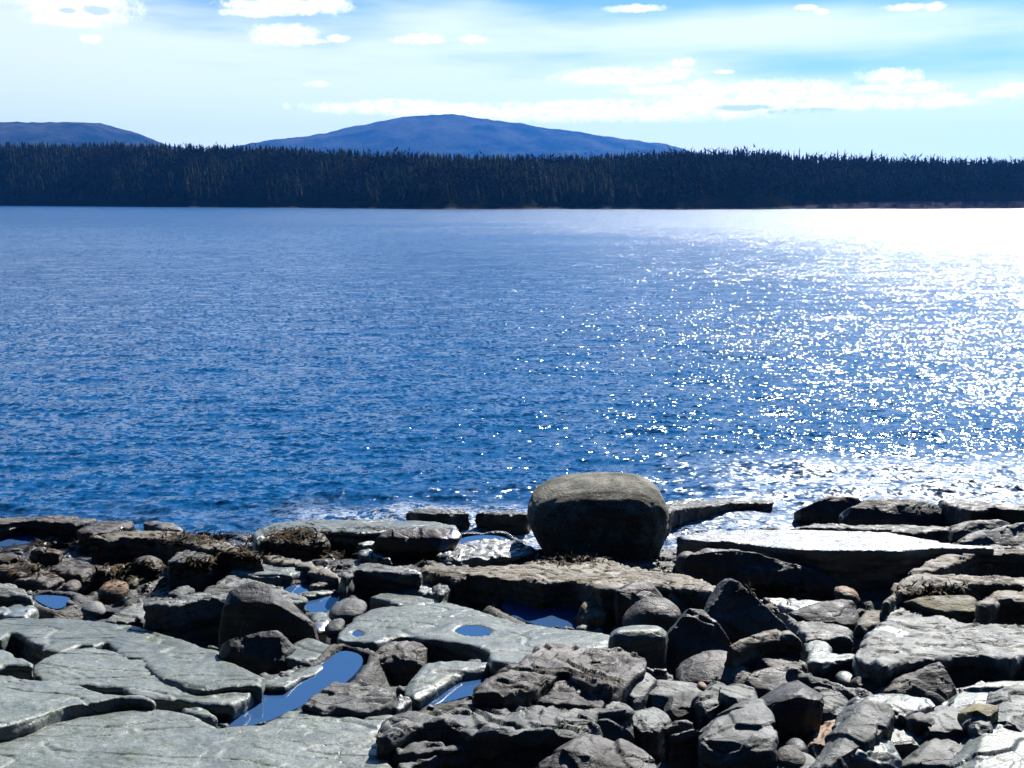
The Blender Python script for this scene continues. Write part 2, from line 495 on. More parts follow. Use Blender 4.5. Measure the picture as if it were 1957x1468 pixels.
def foliage_mat(name, a, b, sc=0.09):
    m, t, p = new_mat(name)
    pos = t.new('ShaderNodeNewGeometry').outputs['Position']
    n = t.noise(pos, sc, 3, 0.6)
    n2 = t.noise(pos, 0.9, 3, 0.6)
    t.inp(p, 'Base Color', t.mix(t.smooth(t.math('ADD', n, t.math('MULTIPLY', n2, 0.4)), 0.5, 0.9), c4(*a), c4(*b)))
    t.inp(p, 'Roughness', 0.85)
    t.inp(p, 'Specular IOR Level', 0.0)
    return m


M_SPRUCE = foliage_mat('spruce_needles', (0.012, 0.018, 0.009), (0.044, 0.048, 0.022))
M_BARE = foliage_mat('bare_twigs', (0.022, 0.018, 0.018), (0.042, 0.036, 0.034))
M_BARK = foliage_mat('bark', (0.05, 0.042, 0.035), (0.09, 0.075, 0.065), 1.0)


def conifer(h, r, tiers, sides, rng):
    """jagged drooping whorls; returns vertices and triangles"""
    V, T = [], []
    for k in range(tiers):
        f = k / tiers
        zb = h * (0.10 + 0.86 * f)
        rr = r * (1 - f) ** 0.85 * rng.uniform(0.7, 1.15)
        zt = min(h, zb + h * 0.9 / tiers * 2.0)
        i0 = len(V)
        V.append((rng.uniform(-.05, .05) * r, rng.uniform(-.05, .05) * r, zt))
        for s in range(sides * 2):
            a = math.pi * s / sides + rng.uniform(-.15, .15)
            q = rr * (rng.uniform(0.8, 1.15) if s % 2 == 0 else rng.uniform(0.35, 0.55))
            V.append((q * math.cos(a), q * math.sin(a), zb - (0.25 * rr if s % 2 == 0 else -0.1 * rr)))
        for s in range(sides * 2):
            T.append((i0, i0 + 1 + s, i0 + 1 + (s + 1) % (sides * 2)))
    return np.array(V), np.array(T)


def bare_crown(h, r, n, rng):
    V, T = [], []
    for k in range(n):
        a = rng.uniform(0, 6.28); q = math.sqrt(rng.random()) * r; u = rng.uniform(-1, 1)
        c = np.array([q * math.cos(a) * math.sqrt(1 - u * u * .8), q * math.sin(a) * math.sqrt(1 - u * u * .8), h * 0.62 + u * h * 0.36])
        i0 = len(V)
        d = np.array([rng.uniform(-1, 1), rng.uniform(-1, 1), rng.uniform(.2, 1.0)]) * rng.uniform(0.6, 1.6)
        s = np.array([rng.uniform(-.35, .35), rng.uniform(-.35, .35), rng.uniform(-.1, .1)])
        V += [c - s, c + s, c + d]
        T.append((i0, i0 + 1, i0 + 2))
    return np.array(V), np.array(T)


def build_wood():
    rng = random.Random(5)
    protos = [conifer(1.0, rng.uniform(0.20, 0.33), 6, 5, rng) for _ in range(6)]
    bares = [bare_crown(1.0, 0.30, 40, rng) for _ in range(4)]
    for b in bares:
        v = b[0]
        k = np.arange(len(v)) % 3
        mid = v.reshape(-1, 3, 3).mean(1).repeat(3, 0)
        b[0][:] = mid + (v - mid) * 0.15
    nr = np.random.RandomState(8)
    N = 19000
    px = np.concatenate([nr.uniform(-560, 2560, N), nr.uniform(-3400, -560, 7000), nr.uniform(2560, 5400, 7000)])
    N = len(px)
    ex = nr.uniform(0, 1, N) ** 0.9 * (BACK + 12) + 6
    rightshore = np.interp(px, [1400, 1600], [0, 16])     # open stony beach on the right
    ex = np.maximum(ex, 6 + rightshore + nr.uniform(0, 4, N))
    x, y = far_xy(px, ex)
    Pn = np.stack([x, y, 0 * x], 1)
    z = land_z(px, ex)
    barezone = perlin(Pn * 0.013, 31) + np.interp(px, [-500, 900, 1957], [-0.15, 0.05, 0.3]) + nr.uniform(-.35, .35, N)
    Vs, Ts, Vb, Tb = [], [], [], []
    ns = nb = 0
    for i in range(N):
        bare = barezone[i] > 0.08 and ex[i] < BACK - 30
        hh = (8.5 + 6 * nr.rand() ** 3) * (0.85 if bare else 1.0)
        v, tt = (bares if bare else protos)[nr.randint(4 if bare else 6)]
        a = nr.uniform(0, 6.28); c, s = math.cos(a), math.sin(a)
        wv = v * [hh, hh, hh]
        wv = np.stack([wv[:, 0] * c - wv[:, 1] * s + x[i], wv[:, 0] * s + wv[:, 1] * c + y[i], wv[:, 2] + z[i] - 0.4], 1)
        if bare:
            Vb.append(wv); Tb.append(tt + nb); nb += len(wv)
        else:
            Vs.append(wv); Ts.append(tt + ns); ns += len(wv)
    tag(link('spruce_wood', mesh_np('spruce_wood', np.concatenate(Vs), np.concatenate(Ts), M_SPRUCE, False)),
        'dense dark evergreen wood covering the far shore', 'woodland', kind='stuff')
    tag(link('leafless_wood', mesh_np('leafless_wood', np.concatenate(Vb), np.concatenate(Tb), M_BARE, False)),
        'greyish leafless trees mixed among the evergreens of the far shore', 'woodland', kind='stuff')


build_wood()


def build_skyline_spruces():
    rng = random.Random(12)
    k2 = 2.796
    tips = [(1257 + u / k2, 200 + v / k2) for (u, v) in
            [(340, 246), (390, 234), (405, 232), (422, 235), (453, 232), (535, 245), (567, 245), (630, 246), (670, 252), (700, 254), (728, 240), (765, 262), (910, 265),
             (928, 250), (967, 250), (1000, 265), (1160, 265), (1240, 285), (1290, 282), (1418, 275), (1450, 290), (1480, 285), (1530, 280), (1595, 300),
             (1640, 302), (1680, 288), (1728, 280), (1770, 298), (1840, 300), (1880, 296), (1910, 300)]]
    tips += [(600 + u / k2, 150 + v / k2) for (u, v) in
             [(560, 412), (615, 408), (640, 405), (735, 410), (800, 425), (830, 428), (880, 415), (910, 408), (965, 428), (1040, 412), (1130, 418), (1165, 420), (1200, 418), (1230, 408), (1260, 400), (1310, 402),
              (1480, 405), (1530, 405), (1560, 400), (1650, 380), (1690, 395), (1740, 390), (1770, 400), (1805, 378), (1830, 388), (1875, 388), (1915, 390)]]
    tips += [(x, v) for (x, v) in [(505, 278), (545, 283), (590, 280), (655, 285), (700, 288), (100, 272), (235, 271), (300, 275)]]
    crowns = []
    for i in range(4):
        v, tt = conifer(1.0, 0.12, 11, 6, rng)
        crowns.append(mesh_np('spruce_crown', v, tt, M_SPRUCE, False))
    a = np.arange(6) * math.pi / 3
    tv = np.concatenate([np.stack([np.cos(a) * .012, np.sin(a) * .012, 0 * a], 1), np.stack([np.cos(a) * .003, np.sin(a) * .003, 0 * a + .97], 1)])
    tf = np.array([(i, (i + 1) % 6, 6 + (i + 1) % 6, 6 + i) for i in range(6)])
    trunk = mesh_np('spruce_trunk', tv, tf, M_BARK)

    def spruce(px, py, wide, hmul, label, group=None):
        ex = BACK - 8 + rng.uniform(-6, 6)
        x, y = far_xy(px, ex)
        ztip = CAM_H + (HZ - py) / F * y
        zg = float(land_z(px, ex)) - 0.5
        h = max(8.0, ztip - zg) * hmul
        e = bpy.data.objects.new('spruce_tree', None)
        COL.objects.link(e)
        e.location = (x, y, ztip - h)
        e.scale = (h * wide, h * wide, h)
        e.rotation_euler = (0, 0, rng.uniform(0, 6.28))
        tag(e, label, 'tree', group)
        link('crown', rng.choice(crowns), e)
        link('trunk', trunk, e)

    for (px, py) in tips:
        spruce(px, py - 2, rng.uniform(0.75, 1.25), 1.0, 'dark pointed spruce tip standing above the far treeline', 'spruces pricking up along the far skyline')
    spruce(1257 + 1108 / k2, 200 + 243 / k2, 1.9, 1.0, 'tallest and broadest spruce on the skyline, above the glittering water')


build_skyline_spruces()


def build_hill(name, prof, D, depth, seed, x_ext=0):
    ps = np.linspace(prof[0][0], prof[-1][0], 260)
    row = interp(ps, prof) + 5
    ridge = CAM_H + (HZ - row) / F * D
    vs = np.linspace(-1, 1, 70)
    Vv, Pp = np.meshgrid(vs, ps, indexing='ij')
    X = (Pp - 978.5) / F * D
    Y = D + Vv * depth * 0.5
    Z = np.cos(Vv * math.pi / 2) ** 1.3 * ridge[None, :]
    P = np.stack([X.ravel(), Y.ravel(), Z.ravel()], 1)
    n = fbm(P * 0.004, seed, 5, 0.55)
    P[:, 2] += n * 14 * (np.abs(Vv.ravel()) > 0.02) * np.sin(np.clip(P[:, 2] / 60, 0, 1) * 1.57) - 2
    P[:, 2] += perlin(P * 0.03, seed + 9) * 2.0
    return link(name, mesh_np(name, P, grid_faces(len(vs), len(ps)), M_HILL))


m, t, p = new_mat('far_hill_woods')
pos = t.new('ShaderNodeNewGeometry').outputs['Position']
hn = t.noise(pos, 0.004, 8, 0.7)
hcol = t.mix(t.smooth(hn, 0.35, 0.65), c4(0.008, 0.013, 0.013), c4(0.085, 0.08, 0.075))
bare_n = t.noise(t.mapping(pos, scale=(1, 1, 2.5)), 0.006, 7, 0.75)
hcol = t.mix(t.smooth(bare_n, 0.70, 0.76), hcol, c4(0.5, 0.5, 0.5))
t.inp(p, 'Base Color', hcol)
t.inp(p, 'Roughness', 0.95)
t.inp(p, 'Specular IOR Level', 0.0)
M_HILL = m
H1 = [(330, 330), (400, 300), (460, 281), (520, 271), (600, 259), (650, 251), (700, 241), (740, 235), (780, 225), (800, 222), (830, 221), (870, 222), (930, 228), (1000, 238), (1080, 250),
      (1150, 262), (1220, 270), (1260, 275), (1300, 286), (1340, 292), (1380, 297), (1480, 315), (1600, 345)]
H2 = [(-900, 300), (-600, 262), (-300, 250), (-100, 253), (0, 245), (50, 239), (100, 235), (150, 233), (200, 235), (250, 246), (300, 263), (340, 278), (380, 289), (430, 305), (480, 335)]
tag(build_hill('hill', H1, 6000.0, 2600.0, 51), kind='structure')
tag(build_hill('hill', H2, 5000.0, 2200.0, 57), kind='structure')
def snow_patches():
    # bright ice sheets on the hill's right flank
    for (px, py, wx, wz) in [(1123, 277, 4.5, 3.0), (1154, 288, 4.0, 2.0), (1085, 279, 1.5, 1.5), (925, 252, 3, 1.2)]:
        pass


# ------------------------------------------------------------------ air
def build_haze():
    x0, x1, y0, y1, z0, z1 = -7000, 7000, -60, 8200, -6, 520
    V = [(x, y, z) for x in (x0, x1) for y in (y0, y1) for z in (z0, z1)]
    Fc = [(0, 1, 3, 2), (4, 6, 7, 5), (0, 4, 5, 1), (2, 3, 7, 6), (0, 2, 6, 4), (1, 5, 7, 3)]
    me = mesh_np('haze', np.array(V, float), np.array(Fc), None, False)
    m = bpy.data.materials.new('air_haze'); m.use_nodes = True
    nt = m.node_tree; nt.nodes.clear()
    o = nt.nodes.new('ShaderNodeOutputMaterial'); v = nt.nodes.new('ShaderNodeVolumePrincipled')
    v.inputs['Color'].default_value = (0.05, 0.31, 1.0, 1)
    v.inputs['Density'].default_value = 0.000062
    v.inputs['Anisotropy'].default_value = 0.45
    nt.links.new(v.outputs[0], o.inputs['Volume'])
    me.materials.append(m)
    tag(link('haze', me), 'thin blue haze in the air over bay and hills', 'haze', kind='stuff')





def build_sky_block_wood():
    """unseen evergreens added behind the beach to hold back sky light"""
    rng = random.Random(3)
    nr = np.random.RandomState(4)
    V, T, n = [], [], 0
    pr = [conifer(1.0, 0.2, 12, 7, rng) for _ in range(4)]
    for i in range(420):
        x = nr.uniform(-60, 60); y = -9 - nr.uniform(0, 1) ** 1.5 * 30
        h = nr.uniform(11, 17)
        v, t_ = pr[nr.randint(4)]
        a = nr.uniform(0, 6.28); c, s_ = math.cos(a), math.sin(a)
        V.append(np.stack([(v[:, 0] * c - v[:, 1] * s_) * h * 1.3 + x, (v[:, 0] * s_ + v[:, 1] * c) * h * 1.3 + y, v[:, 2] * h + 4.0 + (-y - 9) * 0.15], 1))
        T.append(t_ + n); n += len(v)
    tag(link('spruce_wood', mesh_np('sky_block_wood', np.concatenate(V), np.concatenate(T), M_SPRUCE, False)),  # added out of view, keeps the rock faces towards the camera dark
        'unseen evergreen wood added behind the beach to block sky light', 'woodland', kind='stuff')


build_sky_block_wood()

# ------------------------------------------------------------------ the rocky shore
BPTS = [(-30, 8.0), (-6, 4.4), (0, 3.3), (2, 2.3), (4.5, 1.4), (7, 1.15), (9, 0.95), (11, 0.70), (13, 0.50), (15, 0.33), (17, 0.12), (18, -0.08), (19.5, -0.5), (24, -1.6)]
CROPS = {'C0': (0, 0, 1.0), 'C1': (0, 940, 3.914), 'C2': (450, 940, 3.914), 'C3': (900, 880, 3.914), 'C4': (1350, 900, 3.224), 'C5': (0, 1168, 3.914),
         'C6': (450, 1168, 3.914), 'C7': (900, 1100, 3.558), 'C8': (1400, 1104, 3.513), 'C9': (1150, 1180, 6.523), 'C10': (1400, 1300, 6.989),
         'C11': (1650, 1300, 6.375), 'C12': (1280, 1000, 4.8925)}


def px(crop, u, v):
    a, b, s = CROPS[crop]
    return a + u / s, b + v / s


def hit(x, y, z):
    d = ray(x, y)
    t_ = (z - CAM_H) / d.z
    return Vector((d.x * t_, d.y * t_, z))


def ground_at(x, y, h=0.0):
    """the height of a point h above the mean shore slope, seen at this photo pixel"""
    z = 0.6
    for _ in range(25):
        q = hit(x, y, z)
        z = 0.5 * z + 0.5 * (float(base_z(q.y)) + h)
    return z


def at_y(x, y, Y):
    d = ray(x, y)
    t_ = Y / d.y
    return Vector((d.x * t_, Y, CAM_H + d.z * t_))


def base_z(y):
    return interp(y, BPTS)


POOLS = [  # crop, outline, height, which
    ('C6', [(790, 280), (990, 340), (860, 520), (640, 640), (430, 740), (190, 850), (-60, 870), (-300, 820), (-260, 760), (-160, 700), (200, 560), (500, 480), (680, 380)], 0.02,
     'long blue rock pool channel between pale slabs at lower left'),
    ('C6', [(2060, 370), (1700, 440), (1480, 570), (1200, 700), (1120, 775), (1290, 790), (1400, 720), (1750, 640), (2080, 500)], 0.03,
     'narrow blue rock pool edged by white glare left of the brown slab'),
    ('C7', [(180, 225), (260, 140), (480, 130), (720, 180), (800, 370), (640, 370), (400, 330)], 0, 'blue pool against the dark foot of the long tan ledge'),
    ('C2', [(500, 830), (520, 770), (640, 740), (830, 800), (800, 850), (660, 905), (540, 905)], 0.02, 'blue pool behind the dark mossy boulder at left'),
    ('C1', [(235, 785), (330, 768), (530, 785), (525, 830), (440, 885), (330, 850)], 0.03, 'small blue pool among broken stones near the left edge'),
    ('C1', [(-200, 420), (-150, 290), (150, 285), (330, 330), (250, 380), (60, 410)], 0.02, 'blue pool behind the shore ledge at the far left'),
    ('C8', [(1080, 1190), (1260, 1190), (1280, 1330), (1090, 1330)], 0, 'scrap of blue water between angular rocks at the bottom right'),
    ('C2', [(400, 700), (540, 690), (560, 730), (430, 790), (340, 760)], 0.03, 'little blue puddle left of the dark central block'),
    ('C2', [(1480, 490), (1680, 330), (2000, 320), (2140, 420), (1960, 470), (1700, 520)], 0.02, 'sheet of shallow water left of the great boulder'),
]


def pool_z(c, pts, h):
    q = [px(c, u, v) for (u, v) in pts]
    return ground_at(sum(a[0] for a in q) / len(q), sum(a[1] for a in q) / len(q), h - 0.03) - (0.03 if sum(a[1] for a in q) / len(q) > 1160 else 0.0)


GROUND = {}


def ground_z(x, y):
    i = np.clip(np.searchsorted(GROUND['ys'], y), 0, len(GROUND['ys']) - 1)
    j = np.clip(np.searchsorted(GROUND['xs'], x), 0, len(GROUND['xs']) - 1)
    return GROUND['z'][i, j]


def build_shore_ground():
    ys = np.concatenate([np.arange(-30, 5, 0.5), np.arange(5, 6.2, 0.1), np.arange(6.2, 21, 0.03), np.arange(21, 26, 0.5)])
    xs = np.concatenate([np.arange(-30, -8.5, 0.3), np.arange(-8.5, 8.5, 0.03), np.arange(8.5, 30, 0.3)])
    Y, X = np.meshgrid(ys, xs, indexing='ij')
    P = np.stack([X.ravel(), Y.ravel(), 0 * X.ravel()], 1)
    z = base_z(P[:, 1])
    z = z + np.interp(P[:, 0], [-9, -3, 3, 9], [-0.04, -0.06, 0.02, 0.05])
    big = fbm(P * [0.7, 1.1, 1], 41, 2)
    ridged = 1 - 2 * np.abs(perlin(P * [1.5, 2.4, 1], 43))
    step = 0.07
    q = (0.11 * big + 0.06 * ridged) + 0.03 * fbm(P * [5, 7, 1], 45, 2)
    qs = np.floor(q / step); fr = q / step - qs
    q = (qs + np.clip((fr - 0.5) / 0.22 + 0.5, 0, 1)) * step           # bedding steps
    z = z + q + 0.012 * fbm(P * 9, 47, 3) + np.interp(P[:, 1], [11.5, 14], [-0.19, -0.06])
    z = z - 0.42 * np.clip((P[:, 1] - 15.2) / 1.0, 0, 1) * np.clip((P[:, 0] + 0.9) / 0.8, 0, 1)
    z = z - 0.10 * np.clip((P[:, 1] - 16.6) / 0.6, 0, 1)
    for (c, pts, zz, _) in POOLS:
        zz = pool_z(c, pts, zz)
        poly = [hit(*px(c, u, v), zz) for (u, v) in pts]
        cx = sum(p_.x for p_ in poly) / len(poly); cy = sum(p_.y for p_ in poly) / len(poly)
        rr = max((p_ - Vector((cx, cy, zz))).length for p_ in poly) + 0.4
        near = np.hypot(P[:, 0] - cx, P[:, 1] - cy) < rr
        pp = P[near]
        ins = inside(poly, pp[:, 0], pp[:, 1]); dd = polydist(poly, pp[:, 0], pp[:, 1])
        sd = np.where(ins, -dd, dd)
        lim = zz - 0.06 + np.clip(sd, -0.1, 0.6) * 1.0
        zn = z[near]
        zl = np.where(sd < 0.25, np.minimum(zn, lim), zn)
        fall = np.clip((0.26 - sd) / 0.16, 0, 1)
        z[near] = np.where((sd > 0.015) & (sd < 0.26), zl + fall * np.clip(zz + 0.008 + 0.10 * np.abs(fbm(np.stack([pp[:, 0], pp[:, 1], 0 * sd], 1) * 2.5, 77, 3)) * np.clip(sd / 0.2, 0, 1) - zl, 0, None), zl)
    P[:, 2] = z
    GROUND.update(xs=xs, ys=ys, z=z.reshape(len(ys), len(xs)))
    tag(link('rocky_shore', mesh_np('rocky_shore', P, grid_faces(len(ys), len(xs)), MAT['shore'])), kind='structure')


build_shore_ground()


def flat_poly(pts, z, thick, name, mat):
    """level sheet of water with a real thickness"""
    n = len(pts)
    # Chaikin smoothing of the outline
    q = [Vector((p_.x, p_.y, 0)) for p_ in pts]
    for _ in range(2):
        q = [r_ for i in range(len(q)) for r_ in (q[i] * .75 + q[(i + 1) % len(q)] * .25, q[i] * .25 + q[(i + 1) % len(q)] * .75)]
    me = bpy.data.meshes.new(name)
    c = sum(q, Vector()) / len(q)
    V = [(v.x - c.x, v.y - c.y, 0) for v in q] + [(v.x - c.x, v.y - c.y, -thick) for v in q]
    n = len(q)
    Fc = [list(range(n)), list(range(2 * n - 1, n - 1, -1))] + [[i, n + i, n + (i + 1) % n, (i + 1) % n] for i in range(n)]
    me.from_pydata(V, [], Fc)
    import bmesh
    b = bmesh.new(); b.from_mesh(me); bmesh.ops.recalc_face_normals(b, faces=b.faces)
    b.to_mesh(me); b.free()
    me.materials.append(mat)
    return link(name, me, None, (c.x, c.y, z))


for (c, pts, zz, lab) in POOLS:
    zz = pool_z(c, pts, zz)
    o = flat_poly([hit(*px(c, u, v), zz) for (u, v) in pts], zz, 0.05, 'tide_pool', MAT['pool'])
    tag(o, kind='structure')


# ---- turning a rough closed solid into weathered stone
def cells(P, seed):
    """broken-stone pattern: a constant random height in each cell of a jittered lattice"""
    rng = np.random.RandomState(seed + 5)
    perm = rng.permutation(256); perm = np.concatenate([perm, perm, perm])
    J = rng.rand(256, 3); H = rng.rand(256) - 0.5
    i0 = np.floor(P).astype(int)
    best = np.full(len(P), 1e9); val = np.zeros(len(P))
    for dx in (-1, 0, 1):
        for dy in (-1, 0, 1):
            for dz in (-1, 0, 1):
                c = i0 + [dx, dy, dz]
                m = c & 255
                h = perm[perm[perm[m[:, 0]] + m[:, 1]] + m[:, 2]]
                d = ((c + J[h] - P) ** 2).sum(1)
                b = d < best
                best[b] = d[b]; val[b] = H[h][b]
    return val


def voxelise(V, Fc, vox):
    me = bpy.data.meshes.new('tmp')
    me.from_pydata([tuple(v) for v in V], [], Fc)
    import bmesh
    b = bmesh.new(); b.from_mesh(me)
    bmesh.ops.triangulate(b, faces=b.faces[:])
    bmesh.ops.recalc_face_normals(b, faces=b.faces)
    b.to_mesh(me); b.free()
    o = bpy.data.objects.new('tmp', me); COL.objects.link(o)
    md = o.modifiers.new('r', 'REMESH'); md.mode = 'VOXEL'; md.voxel_size = vox; md.adaptivity = 0
    dg = bpy.context.evaluated_depsgraph_get()
    ev = o.evaluated_get(dg); m2 = ev.to_mesh()
    nv = len(m2.vertices); co = np.empty(nv * 3, np.float32); m2.vertices.foreach_get('co', co)
    nf = len(m2.polygons); li = np.empty(len(m2.loops), np.int32); m2.loops.foreach_get('vertex_index', li)
    fc = li.reshape(nf, 4).copy()
    ev.to_mesh_clear()
    bpy.data.objects.remove(o); bpy.data.meshes.remove(me)
    return co.reshape(-1, 3).astype(float), fc


def normals(V, Fc):
    a, b, c, d = (V[Fc[:, k]] for k in range(4))
    n = np.cross(c - a, d - b)
    N = np.zeros_like(V)
    for k in range(4):
        for j in range(3):
            N[:, j] += np.bincount(Fc[:, k], n[:, j], len(V))
    N /= np.linalg.norm(N, axis=1)[:, None] + 1e-12
    return N


def smooth_v(V, Fc, it, keep=0.0):
    E = np.concatenate([Fc[:, [0, 1]], Fc[:, [1, 2]], Fc[:, [2, 3]], Fc[:, [3, 0]]])
    E = np.concatenate([E, E[:, ::-1]])
    cnt = np.bincount(E[:, 0], minlength=len(V))[:, None]
    for _ in range(it):
        S = np.stack([np.bincount(E[:, 0], V[E[:, 1], j], len(V)) for j in range(3)], 1) / np.maximum(cnt, 1)
        V = V * (keep + 0.4 * (1 - keep)) + S * (0.6 * (1 - keep))
    return V


ROCK_N = [0]
DENTS = {}
WETS = []
for (c_, pts_) in [
    ('C6', [(600, 352), (700, 305), (805, 262), (812, 285), (720, 335), (630, 362)]), ('C6', [(555, 405), (610, 374), (690, 345), (700, 372), (640, 398), (590, 412)]),
    ('C6', [(490, 510), (590, 450), (670, 405), (690, 430), (600, 480), (520, 515)]), ('C6', [(1325, 650), (1420, 602), (1480, 580), (1530, 512), (1600, 480), (1670, 450), (1690, 485), (1600, 530), (1550, 570), (1500, 622), (1420, 655)]),
    ('C6', [(1690, 455), (1800, 428), (1990, 395), (1990, 425), (1820, 465), (1705, 486)]), ('C6', [(1190, 735), (1240, 680), (1330, 640), (1290, 700)]),
    ('C8', [(850, 462), (900, 418), (950, 396), (1060, 393), (1180, 420), (1178, 455), (1140, 472), (1060, 455), (1080, 430), (950, 425), (930, 450), (900, 468)]),
    ('C4', [(1510, 645), (1560, 625), (1640, 615), (1700, 622), (1660, 640), (1560, 650)]), ('C2', [(1500, 470), (1620, 405), (1720, 400), (1640, 450), (1560, 480)]),
    ('C1', [(-60, 850), (60, 860), (250, 812), (265, 860), (200, 925), (-60, 900)]), ('C3', [(980, 955), (1000, 930), (1130, 915), (1100, 945)]),
    ('C2', [(1240, 705), (1390, 668), (1470, 690), (1500, 740), (1380, 740)]), ('C8', [(160, 140), (480, 150), (600, 160), (420, 200), (240, 165)]),
    ('C2', [(560, 930), (620, 900), (700, 920), (690, 1000), (620, 1020)])]:
    q_ = [px(c_, u, v) for (u, v) in pts_]
    z_ = ground_at(sum(a[0] for a in q_) / len(q_), sum(a[1] for a in q_) / len(q_), 0.09)
    WETS.append([hit(a[0], a[1], z_) for a in q_])


def finish_rock(name, V, Fc, mat, label, cat, rough, terr, rnd, vox, group=None, chisel=0):
    ROCK_N[0] += 1
    sd = ROCK_N[0] * 7
    V, Fc = voxelise(V, Fc, vox * (0.66 if chisel else 1.0))
    if len(V) == 0:
        return None
    V = smooth_v(V, Fc, rnd)
    if chisel:
        rg = np.random.RandomState(sd + 1)
        ctr = V.mean(0)
        for _ in range(chisel + 5):
            n_ = rg.randn(3); n_[2] = abs(n_[2]) * 0.9; n_ /= np.linalg.norm(n_)
            d_ = (V - ctr) @ n_
            lim = d_.max() * rg.uniform(0.89, 0.98)
            V = V - n_ * np.clip(d_ - lim, 0, None)[:, None]
    N = normals(V, Fc)
    s = rough
    up = np.clip((N[:, 2] - 0.5) / 0.4, 0, 1)
    side = 1 - up
    if chisel:
        s *= 0.55
    disp = s * (0.035 * fbm(V * 1.3, sd, 2) + 0.018 * fbm(V * 4.1, sd + 3, 2) + 0.008 * fbm(V * 13, sd + 5, 2))
    strat = s * (0.012 if chisel else 0.028) * fbm(V * [2.0, 2.0, 13.0], sd + 9, 3) * side
    # blocky chips: cell-like facets
    chip = s * 0.03 * (np.abs(perlin(V * [3.3, 3.3, 5.0] + 4, sd + 12)) - 0.3)
    frac = 0
    if mat in (MAT['grey'], MAT['brown'], MAT['tan'], MAT['dark'], MAT['rust'], MAT['weedy']) or (chisel and mat is MAT['pale']):
        a_ = sd * 0.7
        rot = np.array([[math.cos(a_), -math.sin(a_), 0.25], [math.sin(a_), math.cos(a_), 0.1], [-0.2, 0.15, 1.0]])
        W_ = (V + 0.05 * np.stack([perlin(V * 3, sd + 60), perlin(V * 3, sd + 61), perlin(V * 3, sd + 62)], 1)) @ rot.T
        k_ = 0.35 if cat in ('boulder', 'cobble') else (0.42 if not chisel else (0.45 if mat is MAT['dark'] else 0.8))
        frac = k_ * (0.050 * cells(W_ * [2.2, 4.5, 3.5], sd + 70) + 0.022 * cells(W_ * [6.0, 10.0, 8.0], sd + 71))
    V = V + N * (frac + disp * (0.35 + 0.65 * side) + strat + chip * side)[:, None]
    if chisel:
        V = smooth_v(V, Fc, 1)
    if terr > 0:
        W = V @ np.array([[1, 0, 0], [0.15, 1.3, 0], [0, 0, 0.3]])
        q = 0.5 * fbm(W * 1.1, sd + 20, 3) + 0.10 * V[:, 1] + 0.06 * V[:, 0]
        st = 0.16
        k = np.floor(q / st); fr = q / st - k
        V[:, 2] += up * terr * (k + np.clip((fr - 0.5) / 0.10 + 0.5, 0, 1) - q / st) * 0.9
        g = np.abs(perlin(W * [1.0, 2.2, 1.0] * 0.9 + 31, sd + 27))
        V[:, 2] -= up * 0.018 * np.exp(-(g / 0.025) ** 2)
    for (poly, zp) in DENTS.get(label, []):
        ins = inside(poly, V[:, 0], V[:, 1]); dd = polydist(poly, V[:, 0], V[:, 1])
        sd_ = np.where(ins, -dd, dd)
        m_ = (N[:, 2] > 0.5) & (V[:, 2] > zp - 0.25) & (sd_ < 0.22)
        tgt = np.where(sd_ < 0, zp - 0.02, zp + 0.004 + 0.03 * np.clip(sd_, 0, 1))
        w_ = np.clip((0.22 - sd_) / 0.12, 0, 1)
        V[:, 2] = np.where(m_, V[:, 2] * (1 - w_) + tgt * w_, V[:, 2])
    c = (V.max(0) + V.min(0)) / 2
    c[2] = V[:, 2].min()
    me = mesh_np(name, V - c, Fc, mat)
    for poly in WETS:
        sd_ = polydist(poly, V[:, 0], V[:, 1])
        ins = inside(poly, V[:, 0], V[:, 1])
        if ins.any() and N[:, 2].max() > 0.5:
            wv = np.clip(0.5 + np.where(ins, sd_, -sd_) / 0.03 + 0.8 * perlin(V * [9, 9, 0] , 5), 0, 1)
            at = me.attributes.get('wet') or me.attributes.new('wet', 'FLOAT', 'POINT')
            old = np.zeros(len(V), np.float32)
            at.data.foreach_get('value', old)
            at.data.foreach_set('value', np.maximum(old, wv).astype(np.float32))
    o = link(name, me, None, c)
    tag(o, label, cat, group)
    return o


def vox_for(y):
    return 0.016 if y < 10 else (0.020 if y < 13 else 0.026)


